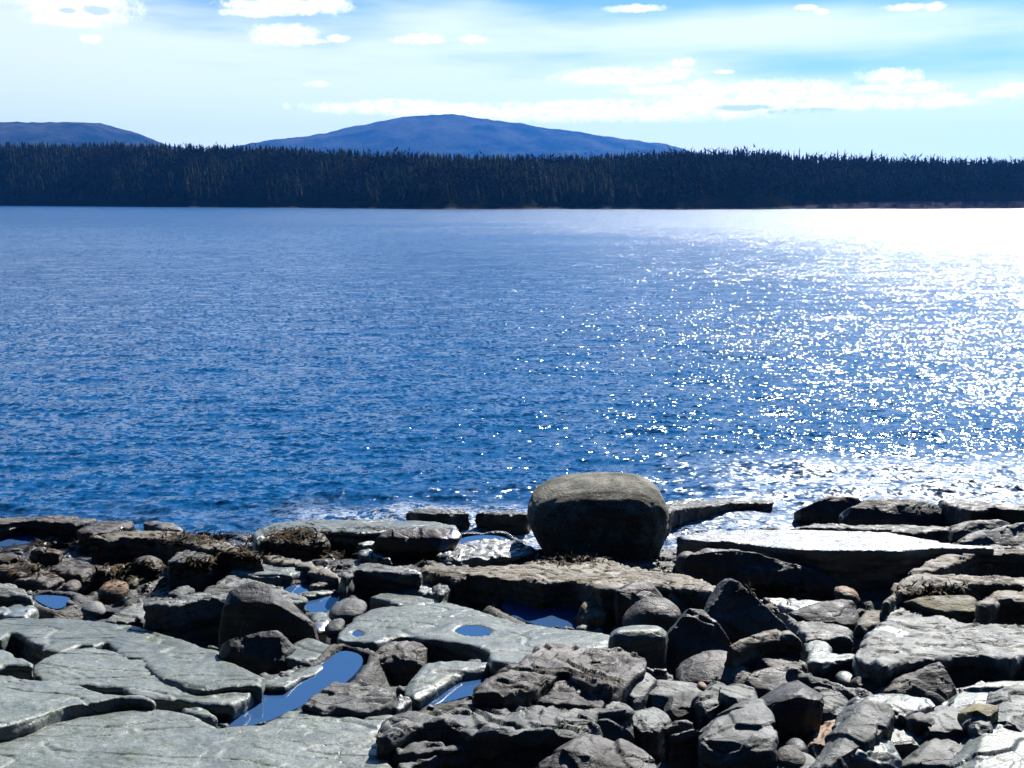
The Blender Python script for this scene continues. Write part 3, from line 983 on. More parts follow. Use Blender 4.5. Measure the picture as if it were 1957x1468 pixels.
def slab(label, crop, pts, zf, zn, drop, mat='grey', rough=1.0, terr=0.03, rnd=1, lean=0.0, name='rock_ledge', cat='rock ledge', z_pts=None, bev=0.03, jag=0.03, group=None, dents=()):
    """flat-topped rock: outline of the top in the photo, height of its far and near edge, thickness; lean = how far the foot runs inwards"""
    P2 = [px(crop, u, v) for (u, v) in pts]
    vs = [q[1] for q in P2]
    v0, v1 = min(vs), max(vs)
    xm = sum(q[0] for q in P2) / len(P2)
    zf, zn = ground_at(xm, v0, zf * 0.72), ground_at(xm, v1, zn * 0.72)
    top = []
    for (x, y) in P2:
        z = zf + (zn - zf) * ((y - v0) / max(v1 - v0, 1e-6))
        top.append(hit(x, y, z))
    for (c_, dp) in dents:
        cx_ = [px(c_, u, v) for (u, v) in dp]
        ym = sum(q[1] for q in cx_) / len(cx_)
        zp = zf + (zn - zf) * ((ym - v0) / max(v1 - v0, 1e-6))
        poly = [hit(q[0], q[1], zp) for q in cx_]
        DENTS.setdefault(label, []).append((poly, zp))
        tag(flat_poly(poly, zp, 0.012, 'puddle', MAT['pool']), kind='structure')
    # densify and roughen outline
    rg = random.Random(len(label) * 31 + int(v0))
    out_ = []
    n = len(top)
    for i in range(n):
        a, b = top[i], top[(i + 1) % n]
        L = (b - a).length
        k = max(1, int(L / 0.14))
        for j in range(k):
            q = a.lerp(b, j / k)
            if j:
                q = q + Vector((rg.uniform(-jag, jag), rg.uniform(-jag, jag), 0))
            out_.append(q)
    n = len(out_)
    c = sum(out_, Vector()) / n
    # signed area -> outward normals
    A = sum(out_[i].x * out_[(i + 1) % n].y - out_[(i + 1) % n].x * out_[i].y for i in range(n))
    sg = 1 if A > 0 else -1
    V, Fc = [], []
    rings = [(-bev * 1.2, 0.0), (0.0, -bev), (-lean * 0.4, -drop * 0.5), (-lean, -drop)]
    nrm = []
    for i in range(n):
        e = out_[(i + 1) % n] - out_[i - 1]
        v = Vector((e.y, -e.x, 0)) * sg
        nrm.append(v.normalized() if v.length > 1e-6 else Vector((0, 0, 0)))
    for (off, dz) in rings:
        for i in range(n):
            q = out_[i] + nrm[i] * off + Vector((0, 0, dz))
            V.append(q)
    for r_ in range(len(rings) - 1):
        for i in range(n):
            Fc.append([r_ * n + i, r_ * n + (i + 1) % n, (r_ + 1) * n + (i + 1) % n, (r_ + 1) * n + i])
    Fc.append(list(range(n)))
    Fc.append(list(range(len(V) - 1, len(V) - 1 - n, -1)))
    return finish_rock(name, V, Fc, MAT[mat], label, cat, rough, terr, rnd, vox_for(c.y), group)


def hull(label, crop, pts, base, mat='grey', rough=0.8, rnd=1, name='rock', cat='rock', sink=0.35, group=None, terr=0.0, grow=1.0):
    terr = 0.0
    """angular block: corner points (u, v, metres farther than the foot); base = (u, v, z) of the foot in the photo"""
    bx, by = px(crop, base[0], base[1])
    b = hit(bx, by, ground_at(bx, by, base[2]))
    mu = sum(q[0] for q in pts) / len(pts); mv = sum(q[1] for q in pts) / len(pts)
    P = [at_y(*px(crop, mu + (u - mu) * grow, mv + (v - mv) * grow), b.y + dy) for (u, v, dy) in pts]
    P += [q + Vector((0.0, 0.22, -0.10)) for q in P]          # the body runs on behind, hidden by the front
    lo = [q for q in P]
    P += [Vector((q.x, q.y, min(q.z, b.z) - sink)) for q in lo if q.z < b.z + 0.12]
    import bmesh
    bm = bmesh.new()
    for q in P:
        bm.verts.new(q)
    r_ = bmesh.ops.convex_hull(bm, input=bm.verts[:])
    for v in [v for v in bm.verts if not v.link_faces]:
        bm.verts.remove(v)
    bm.verts.index_update()
    V = [v.co.copy() for v in bm.verts]; Fc = [[v.index for v in f.verts] for f in bm.faces]
    bm.free()
    return finish_rock(name, V, Fc, MAT[mat], label, cat, rough, terr, rnd, vox_for(b.y), group, chisel=9)


def stone(label, crop, pts, base, depth, mat='grey', lean=0.3, boxy=2.4, rough=0.35, rnd=3, name='boulder', cat='boulder', group=None):
    """rounded boulder: its outline in the photo, foot (u, v, z) and depth front to back"""
    bx, by = px(crop, base[0], base[1])
    b = hit(bx, by, ground_at(bx, by, base[2]))
    P2 = [px(crop, u, v) for (u, v) in pts]
    for _ in range(2):
        P2 = [(P2[i][0] * a_ + P2[(i + 1) % len(P2)][0] * (1 - a_), P2[i][1] * a_ + P2[(i + 1) % len(P2)][1] * (1 - a_)) for i in range(len(P2)) for a_ in (.75, .25)]
    yc = b.y + depth / 2
    S = [at_y(x, y, yc) for (x, y) in P2]
    n = len(S)
    zmin, zmax = min(q.z for q in S), max(q.z for q in S)
    c = Vector((sum(q.x for q in S) / n, yc, (zmin + zmax) / 2))
    K = 9
    V, Fc = [], []
    for k in range(K + 1):
        th = -math.pi / 2 + math.pi * (k + 0.0) / K
        cs, sn = max(math.cos(th), 0), math.sin(th)
        sc = max(cs ** (2 / boxy), 0.02)
        dy = depth / 2 * math.copysign(abs(sn) ** (2 / boxy), sn)
        for q in S:
            v = c + (q - c) * sc
            # perspective keeps the outline where it was traced; lean tips the top away from the viewer
            v = Vector((v.x, v.y + dy, v.z))
            v.y += lean * (v.z - c.z)
            V.append(v)
    for k in range(K):
        for i in range(n):
            Fc.append([k * n + i, k * n + (i + 1) % n, (k + 1) * n + (i + 1) % n, (k + 1) * n + i])
    Fc.append(list(range(n))); Fc.append(list(range((K + 1) * n - 1, K * n - 1, -1)))
    return finish_rock(name, V, Fc, MAT[mat], label, cat, rough, 0.0, rnd, vox_for(b.y), group)

# ---- the great boulder
stone('great rounded mossy boulder standing alone at the edge of the water', 'C0',
      [(1009, 985), (1012, 955), (1027, 938), (1062, 922), (1120, 915), (1195, 914), (1243, 922), (1268, 944), (1276, 975), (1271, 1012), (1258, 1045), (1228, 1066), (1120, 1078), (1054, 1074), (1034, 1042), (1018, 1010)],
      (1150, 1066, 0.05), 1.5, 'granite', lean=0.10, boxy=3.6, rough=0.55, rnd=3)

# ---- ledges along the water, left
slab('low black ledge against the water at the far left corner of the shore', 'C1', [(-120, 205), (150, 178), (420, 173), (740, 186), (650, 216), (560, 236), (150, 218), (-120, 250)], .30, .32, .7, 'weedy', 1.0, .02)
slab('arched brown slab at the waterline beside the black left ledge', 'C1', [(590, 285), (680, 225), (830, 203), (1010, 205), (960, 235), (880, 262), (800, 290), (690, 305)], .26, .28, .5, 'weedy', .9, .02)
slab('thin pale slab tapering into the water behind the long left ledge', 'C1', [(1060, 212), (1180, 215), (1350, 250), (1370, 292), (1220, 276), (1120, 244)], .22, .22, .4, 'grey')
slab('long pale-topped ledge with a deep black front at upper left', 'C1', [(650, 345), (760, 310), (900, 288), (1150, 281), (1400, 298), (1560, 345), (1720, 395), (1900, 440), (1960, 490), (1750, 465), (1560, 425), (1440, 400), (1300, 375), (1150, 345), (900, 335), (780, 350)], .36, .44, .8, 'tan', 1.0, .03)
slab('grey flat block in front of the long pale-topped left ledge', 'C1', [(1235, 500), (1300, 450), (1480, 425), (1590, 435), (1650, 490), (1560, 518), (1400, 525), (1250, 520)], .30, .34, .7, 'grey', .9, .02)
slab('split brown stone plate at the left edge of the shore', 'C1', [(-120, 545), (100, 530), (240, 520), (335, 550), (250, 585), (130, 610), (-120, 600)], .16, .2, .4, 'weedy')
slab('pale hooked stone plate among the weedy stones at left', 'C1', [(380, 560), (500, 520), (640, 520), (700, 540), (860, 555), (840, 590), (700, 590), (600, 620), (450, 605), (390, 585)], .14, .18, .4, 'weedy')
slab('pointed pale stone between the two small pools at left', 'C1', [(100, 665), (230, 600), (370, 580), (500, 655), (350, 705), (200, 660)], .12, .12, .35, 'weedy')
slab('leaning pale plate touching the left edge above the small pool', 'C1', [(-120, 690), (90, 680), (200, 745), (240, 800), (100, 775), (-120, 760)], .18, .16, .4, 'grey')
slab('bright flat stone beside the small left pool', 'C1', [(-120, 850), (60, 850), (120, 795), (250, 808), (272, 860), (210, 930), (100, 940), (-120, 910)], .06, .06, .3, 'pale')
slab('weed-brown plate at the far left between pool and stones', 'C1', [(-120, 455), (80, 455), (200, 480), (180, 500), (40, 510), (-120, 500)], .18, .16, .3, 'weedy')
slab('narrow weedy ledge just under the far left pool', 'C1', [(230, 430), (340, 412), (460, 430), (440, 448), (330, 450)], .2, .2, .4, 'weedy')
stone('ochre cobble above the black mossy boulder ledge', 'C1', [(735, 750), (750, 700), (830, 682), (930, 690), (960, 740), (940, 800), (840, 830), (760, 800)], (840, 830, 0), .35, 'rust', .4, 2.2, name='cobble', cat='cobble')
stone('small tan cobble beside the ochre cobble', 'C1', [(945, 690), (970, 655), (1030, 655), (1050, 690), (1030, 730), (960, 730)], (1000, 730, 0), .22, 'tan', .4, 2.2, name='cobble', cat='cobble')
stone('spindle-shaped pale pebble right of the small left pool', 'C1', [(595, 865), (660, 835), (740, 840), (820, 900), (780, 915), (680, 900), (620, 890)], (700, 905, 0), .3, 'grey', .5, 2.2, name='cobble', cat='cobble')
stone('dark rounded cobble with a glossy cap behind the stone pile at left', 'C1', [(980, 560), (1000, 505), (1080, 483), (1180, 510), (1235, 570), (1200, 620), (1080, 630), (1000, 610)], (1100, 625, 0), .4, 'weedy', .4, 2.2, name='cobble', cat='cobble')
slab('small pale plate above the shaded mid-left ledge', 'C1', [(1265, 745), (1330, 700), (1420, 695), (1450, 725), (1340, 765)], .14, .16, .25, 'grey')
slab('slanting pale plate left of the shaded mid-left ledge', 'C1', [(780, 960), (900, 875), (1060, 790), (1110, 850), (1075, 940), (870, 975)], .02, .08, .3, 'grey', .8, .04)
slab('big pale ledge with a tall shaded face left of the mossy boulder', 'C1', [(1070, 835), (1100, 795), (1280, 788), (1500, 740), (1620, 680), (1700, 620), (1880, 640), (2000, 690), (2150, 730), (2300, 800), (2100, 830), (1900, 800), (1720, 800), (1450, 815), (1200, 842)], .10, .42, .9, 'grey', .8, .04)
slab('pale flat slab stretched between the left stones and the mid ledge', 'C1', [(1720, 590), (1760, 560), (1900, 525), (2100, 535), (2260, 560), (2180, 620), (2000, 625), (1850, 625)], .18, .2, .3, 'pale', .7)
stone('angular pale stone in front of the small left pool', 'C1', [(460, 690), (520, 660), (600, 690), (610, 740), (520, 750)], (530, 745, 0), .3, 'weedy', .4, 2.6, name='cobble', cat='cobble')

# ---- second row, centre left
slab('long low whitish ledge lying along the water left of the boulder', 'C2', [(250, 235), (400, 212), (560, 206), (800, 203), (1200, 208), (1500, 218), (1640, 250), (1680, 285), (1580, 275), (1300, 280), (1050, 300), (900, 305), (650, 295), (350, 300), (150, 345), (120, 300)], .22, .34, .7, 'pale', .9, .010)
hull('black flat-topped block at the right end of the whitish ledge', 'C2', [(1000, 330, 0), (1060, 290, .1), (1250, 272, .25), (1620, 262, .3), (1690, 300, .25), (1660, 350, .1), (1550, 430, 0), (1280, 510, 0), (1050, 430, 0)], (1280, 505, 0), 'dark', .8)
hull('brown weed-covered lump under the whitish ledge', 'C2', [(230, 390, 0), (330, 320, .2), (450, 295, .3), (620, 300, .3), (690, 370, .1), (640, 440, 0), (420, 460, 0)], (430, 455, 0), 'weedy', 1.6)
slab('small bright plate tucked against the black block', 'C2', [(895, 390), (960, 355), (1085, 350), (1040, 385), (940, 402)], .12, .12, .25, 'pale', .6)
slab('bright fish-shaped plate below the black block', 'C2', [(915, 440), (960, 416), (1080, 440), (1170, 500), (1060, 485), (930, 462)], .12, .12, .3, 'pale', .6)
slab('wet pale slab sloping into the water left of the great boulder', 'C2', [(1510, 470), (1600, 410), (1700, 375), (1800, 357), (1957, 340), (2100, 370), (2230, 420), (2180, 470), (1957, 480), (1800, 500), (1650, 510)], .14, .16, .4, 'wet', 1.0, .05)
hull('tan knob on the wet slab left of the great boulder', 'C2', [(1680, 520, 0), (1740, 478, .1), (1800, 470, .15), (1880, 500, .1), (1900, 545, 0), (1780, 555, -.05)], (1780, 552, 0), 'tan', 1.0)
slab('tan narrow ridge slanting down to the central dark block', 'C2', [(190, 480), (330, 465), (560, 520), (700, 570), (790, 605), (765, 640), (600, 605), (430, 540), (280, 530)], .24, .24, .4, 'tan', .9, .03)
slab('pale smooth slab in front of the tan narrow ridge', 'C2', [(10, 600), (120, 540), (330, 528), (520, 550), (560, 595), (330, 628), (120, 632), (50, 615)], .1, .2, .4, 'pale', .7)
slab('central dark block with a thin pale top behind the pools', 'C2', [(770, 610), (800, 580), (870, 555), (960, 533), (1100, 538), (1250, 555), (1380, 590), (1385, 618), (1200, 608), (1050, 600), (900, 592), (820, 630)], .30, .40, .9, 'grey', .9, .02)
slab('tan jagged ledge joining the central block to the long tan ledge', 'C2', [(1370, 590), (1400, 545), (1480, 528), (1650, 545), (1840, 580), (1800, 615), (1640, 650), (1520, 620)], .28, .34, .6, 'tan', 1.2, .04)
slab('pale triangular slab between the two dark blocks', 'C2', [(1225, 708), (1390, 663), (1480, 678), (1500, 730), (1530, 775), (1370, 755)], .12, .14, .4, 'pale', .6)
slab('grey step below the tan jagged ledge', 'C2', [(1480, 690), (1600, 650), (1680, 640), (1620, 700), (1540, 770), (1500, 740)], .2, .24, .4, 'grey', .8)
slab('mottled plate left of the blue pool behind the mossy boulder', 'C2', [(540, 690), (640, 650), (780, 635), (790, 665), (640, 690), (560, 712)], .16, .16, .3, 'grey', .8)
slab('low pale plate bordering the blue pool by the central block', 'C2', [(470, 750), (560, 720), (740, 690), (720, 750), (600, 770), (500, 775)], .06, .08, .3, 'pale', .7)
stone('pale rippled stone between the pool and the large centre slab', 'C2', [(700, 880), (760, 845), (870, 830), (960, 850), (978, 890), (900, 930), (760, 970), (720, 930)], (800, 960, 0), .5, 'grey', .6, 2.6)
slab('bright wet stone apron below the blue pool', 'C2', [(555, 930), (600, 890), (680, 885), (730, 950), (680, 1020), (610, 1040), (570, 980)], .04, .02, .3, 'pale', .6)
stone('small pale round stone left of the large centre slab', 'C2', [(665, 1050), (690, 1000), (760, 970), (810, 985), (800, 1050), (730, 1080)], (740, 1075, 0), .3, 'grey', .5, 2.4, name='cobble', cat='cobble')
hull('black mossy boulder with a green crest standing left of centre', 'C2', [(-130, 860, 0.065), (-60, 740, 0.195), (60, 690, 0.2925), (150, 672, 0.325), (250, 700, 0.2925), (350, 780, 0.2275), (470, 890, 0.13), (600, 1000, 0.0325), (610, 1045, 0), (540, 1110, -0.0325), (200, 1110, -0.065), (-120, 1110, 0), (100, 820, 0.0325), (300, 850, 0)], (300, 1150, 0), 'dark', .8, 2, 'boulder', 'boulder')
hull('low black block with an olive rim before the mossy boulder', 'C6', [(-160, 250, 0.06), (0, 195, 0.132), (180, 158, 0.21), (310, 152, 0.24), (360, 200, 0.18), (420, 280, 0.12), (360, 400, 0), (100, 440, -0.03), (-100, 400, 0)], (100, 420, 0), 'dark', .7)

# ---- large centre slab with the oval puddle
slab('large pale centre slab holding a small oval puddle', 'C0', [(662, 1202), (676, 1178), (706, 1163), (745, 1157), (770, 1158), (740, 1148), (706, 1140), (730, 1131), (785, 1134), (860, 1150), (905, 1162), (940, 1172), (985, 1187), (1060, 1199), (1115, 1203), (1170, 1212), (1200, 1240), (1090, 1265),
      (1000, 1275), (940, 1262), (923, 1240), (871, 1229), (833, 1223), (812, 1222), (780, 1213), (750, 1216), (718, 1228), (680, 1226), (645, 1219)], .10, .28, .9, 'pale', .45, .008, bev=.02, dents=[('C6', [(1628, 150), (1680, 112), (1780, 106), (1870, 120), (1925, 150), (1890, 182), (1800, 192), (1700, 180)]), ('C2', [(865, 1060), (890, 1035), (950, 1050), (960, 1078), (900, 1085)])])
_ = [(1628, 150), (1680, 112), (1780, 106), (1870, 120), (1925, 150), (1890, 182), (1800, 192), (1700, 180)]
hull('dark rounded rock wedged under the large centre slab', 'C6', [(1000, 350, 0), (1100, 270, .15), (1150, 225, .3), (1250, 212, .35), (1380, 215, .35), (1420, 260, .2), (1410, 340, .05), (1330, 400, 0), (1080, 400, -.05)], (1200, 400, 0), 'brown', .6, 4)
slab('short dark ledge below the large centre slab', 'C6', [(1420, 300), (1480, 330), (1700, 380), (1957, 385), (1900, 300), (1700, 250), (1450, 230)], .0, .02, .4, 'dark', .7)
slab('pale half-moon slab on the left bank of the long pool', 'C6', [(300, 315), (400, 245), (520, 190), (600, 198), (700, 240), (805, 275), (700, 320), (600, 350), (470, 380), (350, 350)], .14, .10, .5, 'pale', .5, .010)
slab('pale lower step of the left bank dipping into the long pool', 'C6', [(165, 545), (230, 495), (350, 440), (470, 385), (600, 355), (700, 355), (680, 420), (500, 500), (385, 565), (260, 566)], .07, .04, .5, 'pale', .5, .010)
slab('striped grey hump between the two lower pools', 'C6', [(480, 700), (600, 600), (700, 530), (760, 515), (960, 502), (1100, 545), (1215, 620), (1170, 660), (1060, 715), (960, 740), (900, 745), (650, 742)], 0.22, .12, .6, 'grey', .8, .03)
slab('pale bank slab beside the narrow glaring pool', 'C6', [(1290, 615), (1340, 455), (1400, 388), (1640, 362), (1800, 370), (2000, 372), (1980, 405), (1700, 455), (1560, 520), (1470, 590), (1340, 650)], .16, .06, .5, 'pale', .6, .010)
slab('bright wedge of stone at the foot of the striped hump', 'C6', [(1175, 700), (1210, 612), (1330, 640), (1260, 700), (1200, 735)], .10, .06, .3, 'wet', .4)
slab('small brown plate between striped hump and glaring wedge', 'C6', [(1000, 745), (1060, 715), (1180, 660), (1170, 710), (1080, 770), (980, 775)], -.02, -.02, .3, 'rust', .5)

# ---- long tan ledge and its neighbours, centre
slab('long tan ledge running under the great boulder', 'C3', [(-190, 850), (-60, 812), (120, 785), (450, 755), (640, 712), (800, 703), (1000, 718), (1180, 785), (1440, 833), (1700, 883), (1850, 940), (1815, 990), (1600, 955), (1420, 915), (1480, 948), (1300, 930), (1160, 920), (1100, 955), (980, 957), (830, 912), (700, 895), (550, 910), (300, 882), (0, 855)], .22, .44, .95, 'tan', .9, .035, bev=.02)
hull('rust-dark leaning stone at the right end of the blue pool', 'C3', [(790, 1150, .1), (850, 1045, .3), (930, 1030, .35), (1085, 1010, .5), (1060, 1120, .3), (1000, 1174, 0), (820, 1220, 0)], (900, 1200, 0), 'rust', .7)
hull('dark square block with a pale top edge above the round cobbles', 'C7', [(970, 320, 0), (985, 100, .1), (1040, 50, .3), (1200, 40, .4), (1310, 80, .35), (1335, 190, .2), (1250, 320, 0)], (1100, 320, 0), 'dark', .5)
stone('grey-green lens-shaped stone behind the tall dark rock', 'C7', [(1290, 110), (1350, 80), (1430, 78), (1530, 120), (1600, 185), (1520, 205), (1420, 205), (1330, 180)], (1420, 200, .12), .6, 'grey', 1.0, 2.2, .3)
stone('rounded olive boulder with a thin lit rim above the pale-capped block', 'C7', [(1000, 335), (1060, 260), (1150, 185), (1240, 163), (1340, 178), (1445, 240), (1430, 330), (1330, 380), (1100, 380)], (1200, 370, .05), .5, 'brown', .25, 2.4, .3)
slab('pale-capped rounded block at the right end of the centre slab', 'C7', [(930, 385), (950, 345), (1060, 322), (1180, 318), (1300, 326), (1342, 350), (1320, 378), (1200, 388), (1080, 392), (980, 395)], .48, .50, .8, 'pale', .3, 0, rnd=5, bev=.06, jag=0, name='boulder', cat='boulder')
hull('tall black rock with a slanting grey left edge in the rock pile', 'C7', [(1240, 560, 0), (1330, 400, .1), (1480, 215, .3), (1580, 220, .35), (1700, 330, .2), (1800, 480, .1), (1900, 640, 0), (1600, 680, -.1), (1300, 640, -.05)], (1500, 610, 0), 'dark', .5)
hull('highest black peak of the rock pile right of centre', 'C7', [(1560, 330, 0), (1620, 180, .15), (1690, 40, .3), (1740, 8, .35), (1830, 40, .35), (1930, 140, .25), (2000, 250, .2), (2260, 440, .1), (2200, 560, 0), (1700, 560, 0)], (1800, 480, .05), 'dark', .5)
slab('tan lens-shaped stone leaning before the black peak', 'C8', [(-60, 455), (20, 402), (200, 340), (330, 325), (425, 342), (480, 400), (400, 385), (300, 385), (180, 405), (80, 440), (0, 465)], .52, .50, .6, 'tan', .5, .01, rnd=3, bev=.05, jag=.01, name='boulder', cat='boulder')

# ---- right: big flat ledge above its black wall
slab('wide glaring flat ledge above a black wall at right', 'C4', [(-190, 395), (0, 372), (250, 358), (720, 362), (1130, 372), (1250, 398), (1470, 438), (1760, 462), (1780, 476), (1500, 474), (1160, 490), (880, 490), (700, 485), (560, 480), (450, 470), (300, 455), (120, 435), (0, 432), (-150, 420)], .50, .64, 1.5, 'wet', .5, .012, rnd=2, bev=.02)
slab('thin pale plate stepping down left of the glaring ledge', 'C4', [(55, 488), (110, 466), (240, 472), (310, 498), (400, 520), (330, 530), (180, 505)], .44, .44, .9, 'grey', .8, .02)
hull('dark ragged corner below the thin plate left of the black wall', 'C4', [(-180, 560, 0.05), (-110, 490, 0.15), (0, 470, 0.25), (300, 500, 0.2), (420, 560, 0.15), (640, 600, 0.15), (830, 660, 0.125), (900, 760, 0), (300, 780, -0.05), (-100, 760, 0)], (300, 740, .02), 'dark', 1.6)
stone('dark upright stone with a pale rim behind the lens stone', 'C12', [(50, 400), (70, 320), (140, 275), (220, 280), (280, 330), (270, 440), (160, 480), (70, 470)], (150, 478, .1), .3, 'brown', .2, 2.6, .3)
stone('rust cobble lying before the black wall', 'C8', [(678, 110), (690, 75), (760, 66), (830, 85), (865, 140), (830, 175), (740, 180), (690, 150)], (770, 176, 0), .3, 'rust', .4, 2.2, name='cobble', cat='cobble')
slab('bright wet sheet of rock before the black wall', 'C8', [(150, 145), (200, 135), (320, 132), (480, 145), (640, 158), (560, 185), (420, 215), (340, 200), (250, 170)], .02, .04, .2, 'wet', .5, .03)

# ---- rocks in the water
slab('low black rock awash right behind the great boulder', 'C0', [(1262, 968), (1290, 958), (1330, 955), (1400, 953), (1476, 955), (1478, 959), (1420, 961), (1370, 964), (1300, 972), (1262, 980)], .44, .38, .9, 'dark', .8, .02)
slab('thin black reef in the surf left of the great boulder', 'C0', [(772, 979), (800, 974), (850, 973), (893, 975), (900, 979), (860, 981), (800, 982)], .27, .27, .6, 'dark', 1.0)
slab('sliver of black rock touching the left side of the great boulder', 'C0', [(905, 979), (940, 975), (990, 977), (1015, 980), (1010, 984), (950, 983)], .26, .26, .6, 'dark', 1.0)
hull('black hump rising from the surf at right', 'C4', [(560, 245, 0), (650, 200, 0.09), (740, 152, 0.225), (860, 155, 0.27), (960, 170, 0.225), (1000, 300, 0), (700, 300, 0)], (750, 295, .05), 'dark', 1.2)
hull('broad black rock with a shining top beside the surf hump', 'C4', [(800, 300, 0), (880, 230, 0.09), (1000, 175, 0.27), (1150, 165, 0.36), (1280, 172, 0.36), (1440, 205, 0.27), (1480, 260, 0.135), (1470, 310, 0.0225), (1200, 325, 0), (900, 320, 0)], (1150, 320, .05), 'dark', 1.2)
slab('grey-topped rock shelf in the surf at the right edge', 'C4', [(1425, 170), (1600, 175), (1800, 200), (2150, 225), (2150, 250), (1750, 228), (1640, 240), (1560, 225), (1470, 200)], .5, .55, .9, 'dark', 1.2, .03)
slab('flat dark reef between surf rocks and glaring ledge', 'C4', [(500, 350), (660, 318), (850, 318), (1100, 322), (1400, 335), (1520, 345), (1500, 372), (1300, 378), (1130, 366), (850, 350), (700, 352)], .36, .36, .7, 'dark', 1.2, .02)
slab('thin dark reef in the glitter beside the glaring ledge', 'C4', [(300, 352), (380, 343), (450, 350), (420, 357), (340, 358)], .18, .18, .4, 'dark', 1.0)
hull('dark craggy rock at the right end of the flat reef', 'C4', [(1460, 440, 0), (1500, 350, 0.135), (1600, 315, 0.27), (1800, 298, 0.36), (1890, 325, 0.315), (1800, 400, 0.09), (1600, 460, 0)], (1560, 450, 0), 'dark', 1.4)
hull('blue-grey rounded rock at the right edge above the glaring ledge', 'C4', [(1560, 440, 0), (1650, 385, 0.135), (1790, 375, 0.225), (1860, 330, 0.36), (2100, 320, 0.405), (2150, 470, 0), (1750, 475, -0.0225)], (1750, 474, 0), 'grey', .9)

# ---- right side: tan ledges
slab('upper tan ledge with a dark underside at the right edge', 'C4', [(1235, 620), (1320, 575), (1400, 540), (1500, 492), (1650, 478), (1957, 485), (2150, 490), (2150, 530), (1957, 520), (1700, 508), (1620, 530), (1500, 590), (1400, 612), (1300, 628)], .56, .46, .8, 'tan', 1.1, .03)
slab('middle tan ledge with a trickle of glare at the right edge', 'C4', [(1090, 808), (1150, 720), (1210, 655), (1290, 618), (1600, 635), (1957, 655), (2150, 670), (2150, 712), (1957, 705), (1700, 692), (1560, 705), (1450, 725), (1300, 752), (1200, 755), (1120, 812)], .46, .38, .8, 'tan', 1.1, .035)
hull('yellow weed-crusted lump between the tan ledges', 'C4', [(1250, 800, .2), (1340, 775, .3), (1440, 790, .2), (1500, 762, .4), (1620, 765, .4), (1700, 800, .3), (1680, 860, .1), (1580, 930, 0), (1440, 860, 0), (1300, 830, .1)], (1560, 925, .1), 'yellow', 1.6)
slab('lower tan ledge over a black face at the right edge', 'C4', [(1670, 825), (1700, 780), (1760, 735), (1850, 725), (1957, 728), (2150, 730), (2150, 805), (1957, 795), (1800, 790), (1790, 822), (1720, 835)], .42, .44, .8, 'tan', 1.1, .03)
hull('brown rough stone supporting the yellow lump', 'C4', [(1590, 930, 0), (1600, 840, .2), (1790, 815, .3), (2100, 800, .4), (2100, 950, 0), (1700, 950, -.05)], (1700, 945, 0), 'dark', .8)

# ---- right: big grey slab
slab('big grey slab with a glaring wet patch at right', 'C8', [(822, 500), (840, 470), (870, 420), (935, 360), (975, 295), (1040, 230), (1110, 174), (1250, 180), (1400, 238), (1560, 298), (1700, 320), (1957, 312), (2250, 318), (2250, 570), (2050, 520), (1957, 528), (1870, 562), (1750, 522), (1650, 525), (1500, 510), (1380, 548), (1200, 558), (1050, 582), (1020, 592), (900, 555), (835, 520)], .20, .36, 1.0, 'grey', .75, .035, bev=.03)
slab('pale flat plate left of the big grey slab', 'C8', [(495, 510), (490, 420), (560, 400), (640, 415), (672, 492), (700, 503), (822, 500), (830, 548), (680, 560), (600, 578), (495, 560)], .10, .16, .5, 'pale', .6, .010)
slab('grey triangular slab behind the pale flat plate', 'C8', [(300, 190), (340, 225), (440, 280), (560, 285), (800, 322), (815, 420), (740, 405), (640, 415), (560, 400), (490, 420), (440, 350), (380, 300)], .12, .14, .5, 'grey', .8, .03)
slab('tan corner piece touching the big grey slab', 'C8', [(818, 325), (850, 270), (895, 222), (1045, 232), (980, 292), (880, 325)], .16, .16, .4, 'tan', .9)
hull('dark shard with a sharp upper edge left of the tan corner piece', 'C8', [(385, 240, 0), (420, 215, .15), (520, 190, .3), (640, 158, .35), (740, 146, .4), (855, 170, .35), (865, 240, .2), (830, 325, 0), (640, 295, -.05), (430, 285, -.05)], (640, 300, 0), 'dark', .5, 1)
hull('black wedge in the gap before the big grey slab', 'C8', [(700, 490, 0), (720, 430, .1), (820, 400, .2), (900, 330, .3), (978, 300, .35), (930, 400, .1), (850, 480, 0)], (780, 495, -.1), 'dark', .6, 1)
stone('tiny pale rounded stone under the big grey slab', 'C8', [(695, 690), (720, 650), (800, 650), (835, 680), (800, 720), (740, 725)], (765, 724, 0), .25, 'pale', .5, 2.4, name='cobble', cat='cobble')
hull('brown rounded slab standing under the big grey slab', 'C8', [(830, 700, .1), (860, 665, .15), (960, 645, .22), (1060, 645, .25), (1130, 680, .2), (1100, 740, .05), (970, 800, 0), (860, 780, 0)], (930, 795, 0), 'brown', .4, 2)
hull('large tilted brown slab with a thin lit rim under the grey slab', 'C8', [(965, 790, .0), (1060, 705, .1), (1130, 650, .2), (1290, 600, .28), (1430, 558, .35), (1470, 600, .3), (1530, 710, .2), (1548, 780, .1), (1400, 860, 0), (1150, 850, 0)], (1200, 855, 0), 'brown', .35, 2)
slab('long grey splinter lying below the rust cobbles', 'C8', [(380, 600), (480, 620), (700, 690), (850, 735), (930, 765), (945, 800), (880, 790), (740, 765), (600, 725), (450, 670)], .30, .14, .3, 'grey', .8)
hull('dark round-backed block before the tan lens stone', 'C8', [(60, 740, 0), (90, 660, .1), (150, 625, .2), (240, 600, .25), (350, 592, .3), (440, 640, .25), (560, 700, .15), (620, 790, 0), (300, 800, -.1)], (300, 790, 0), 'dark', .7, 2)
hull('knobbly grey stone row on the dark round-backed block', 'C8', [(150, 590, .1), (180, 535, .2), (260, 545, .25), (420, 540, .25), (500, 570, .2), (500, 620, .05), (300, 640, 0)], (300, 640, .12), 'brown', 1.2, 2)

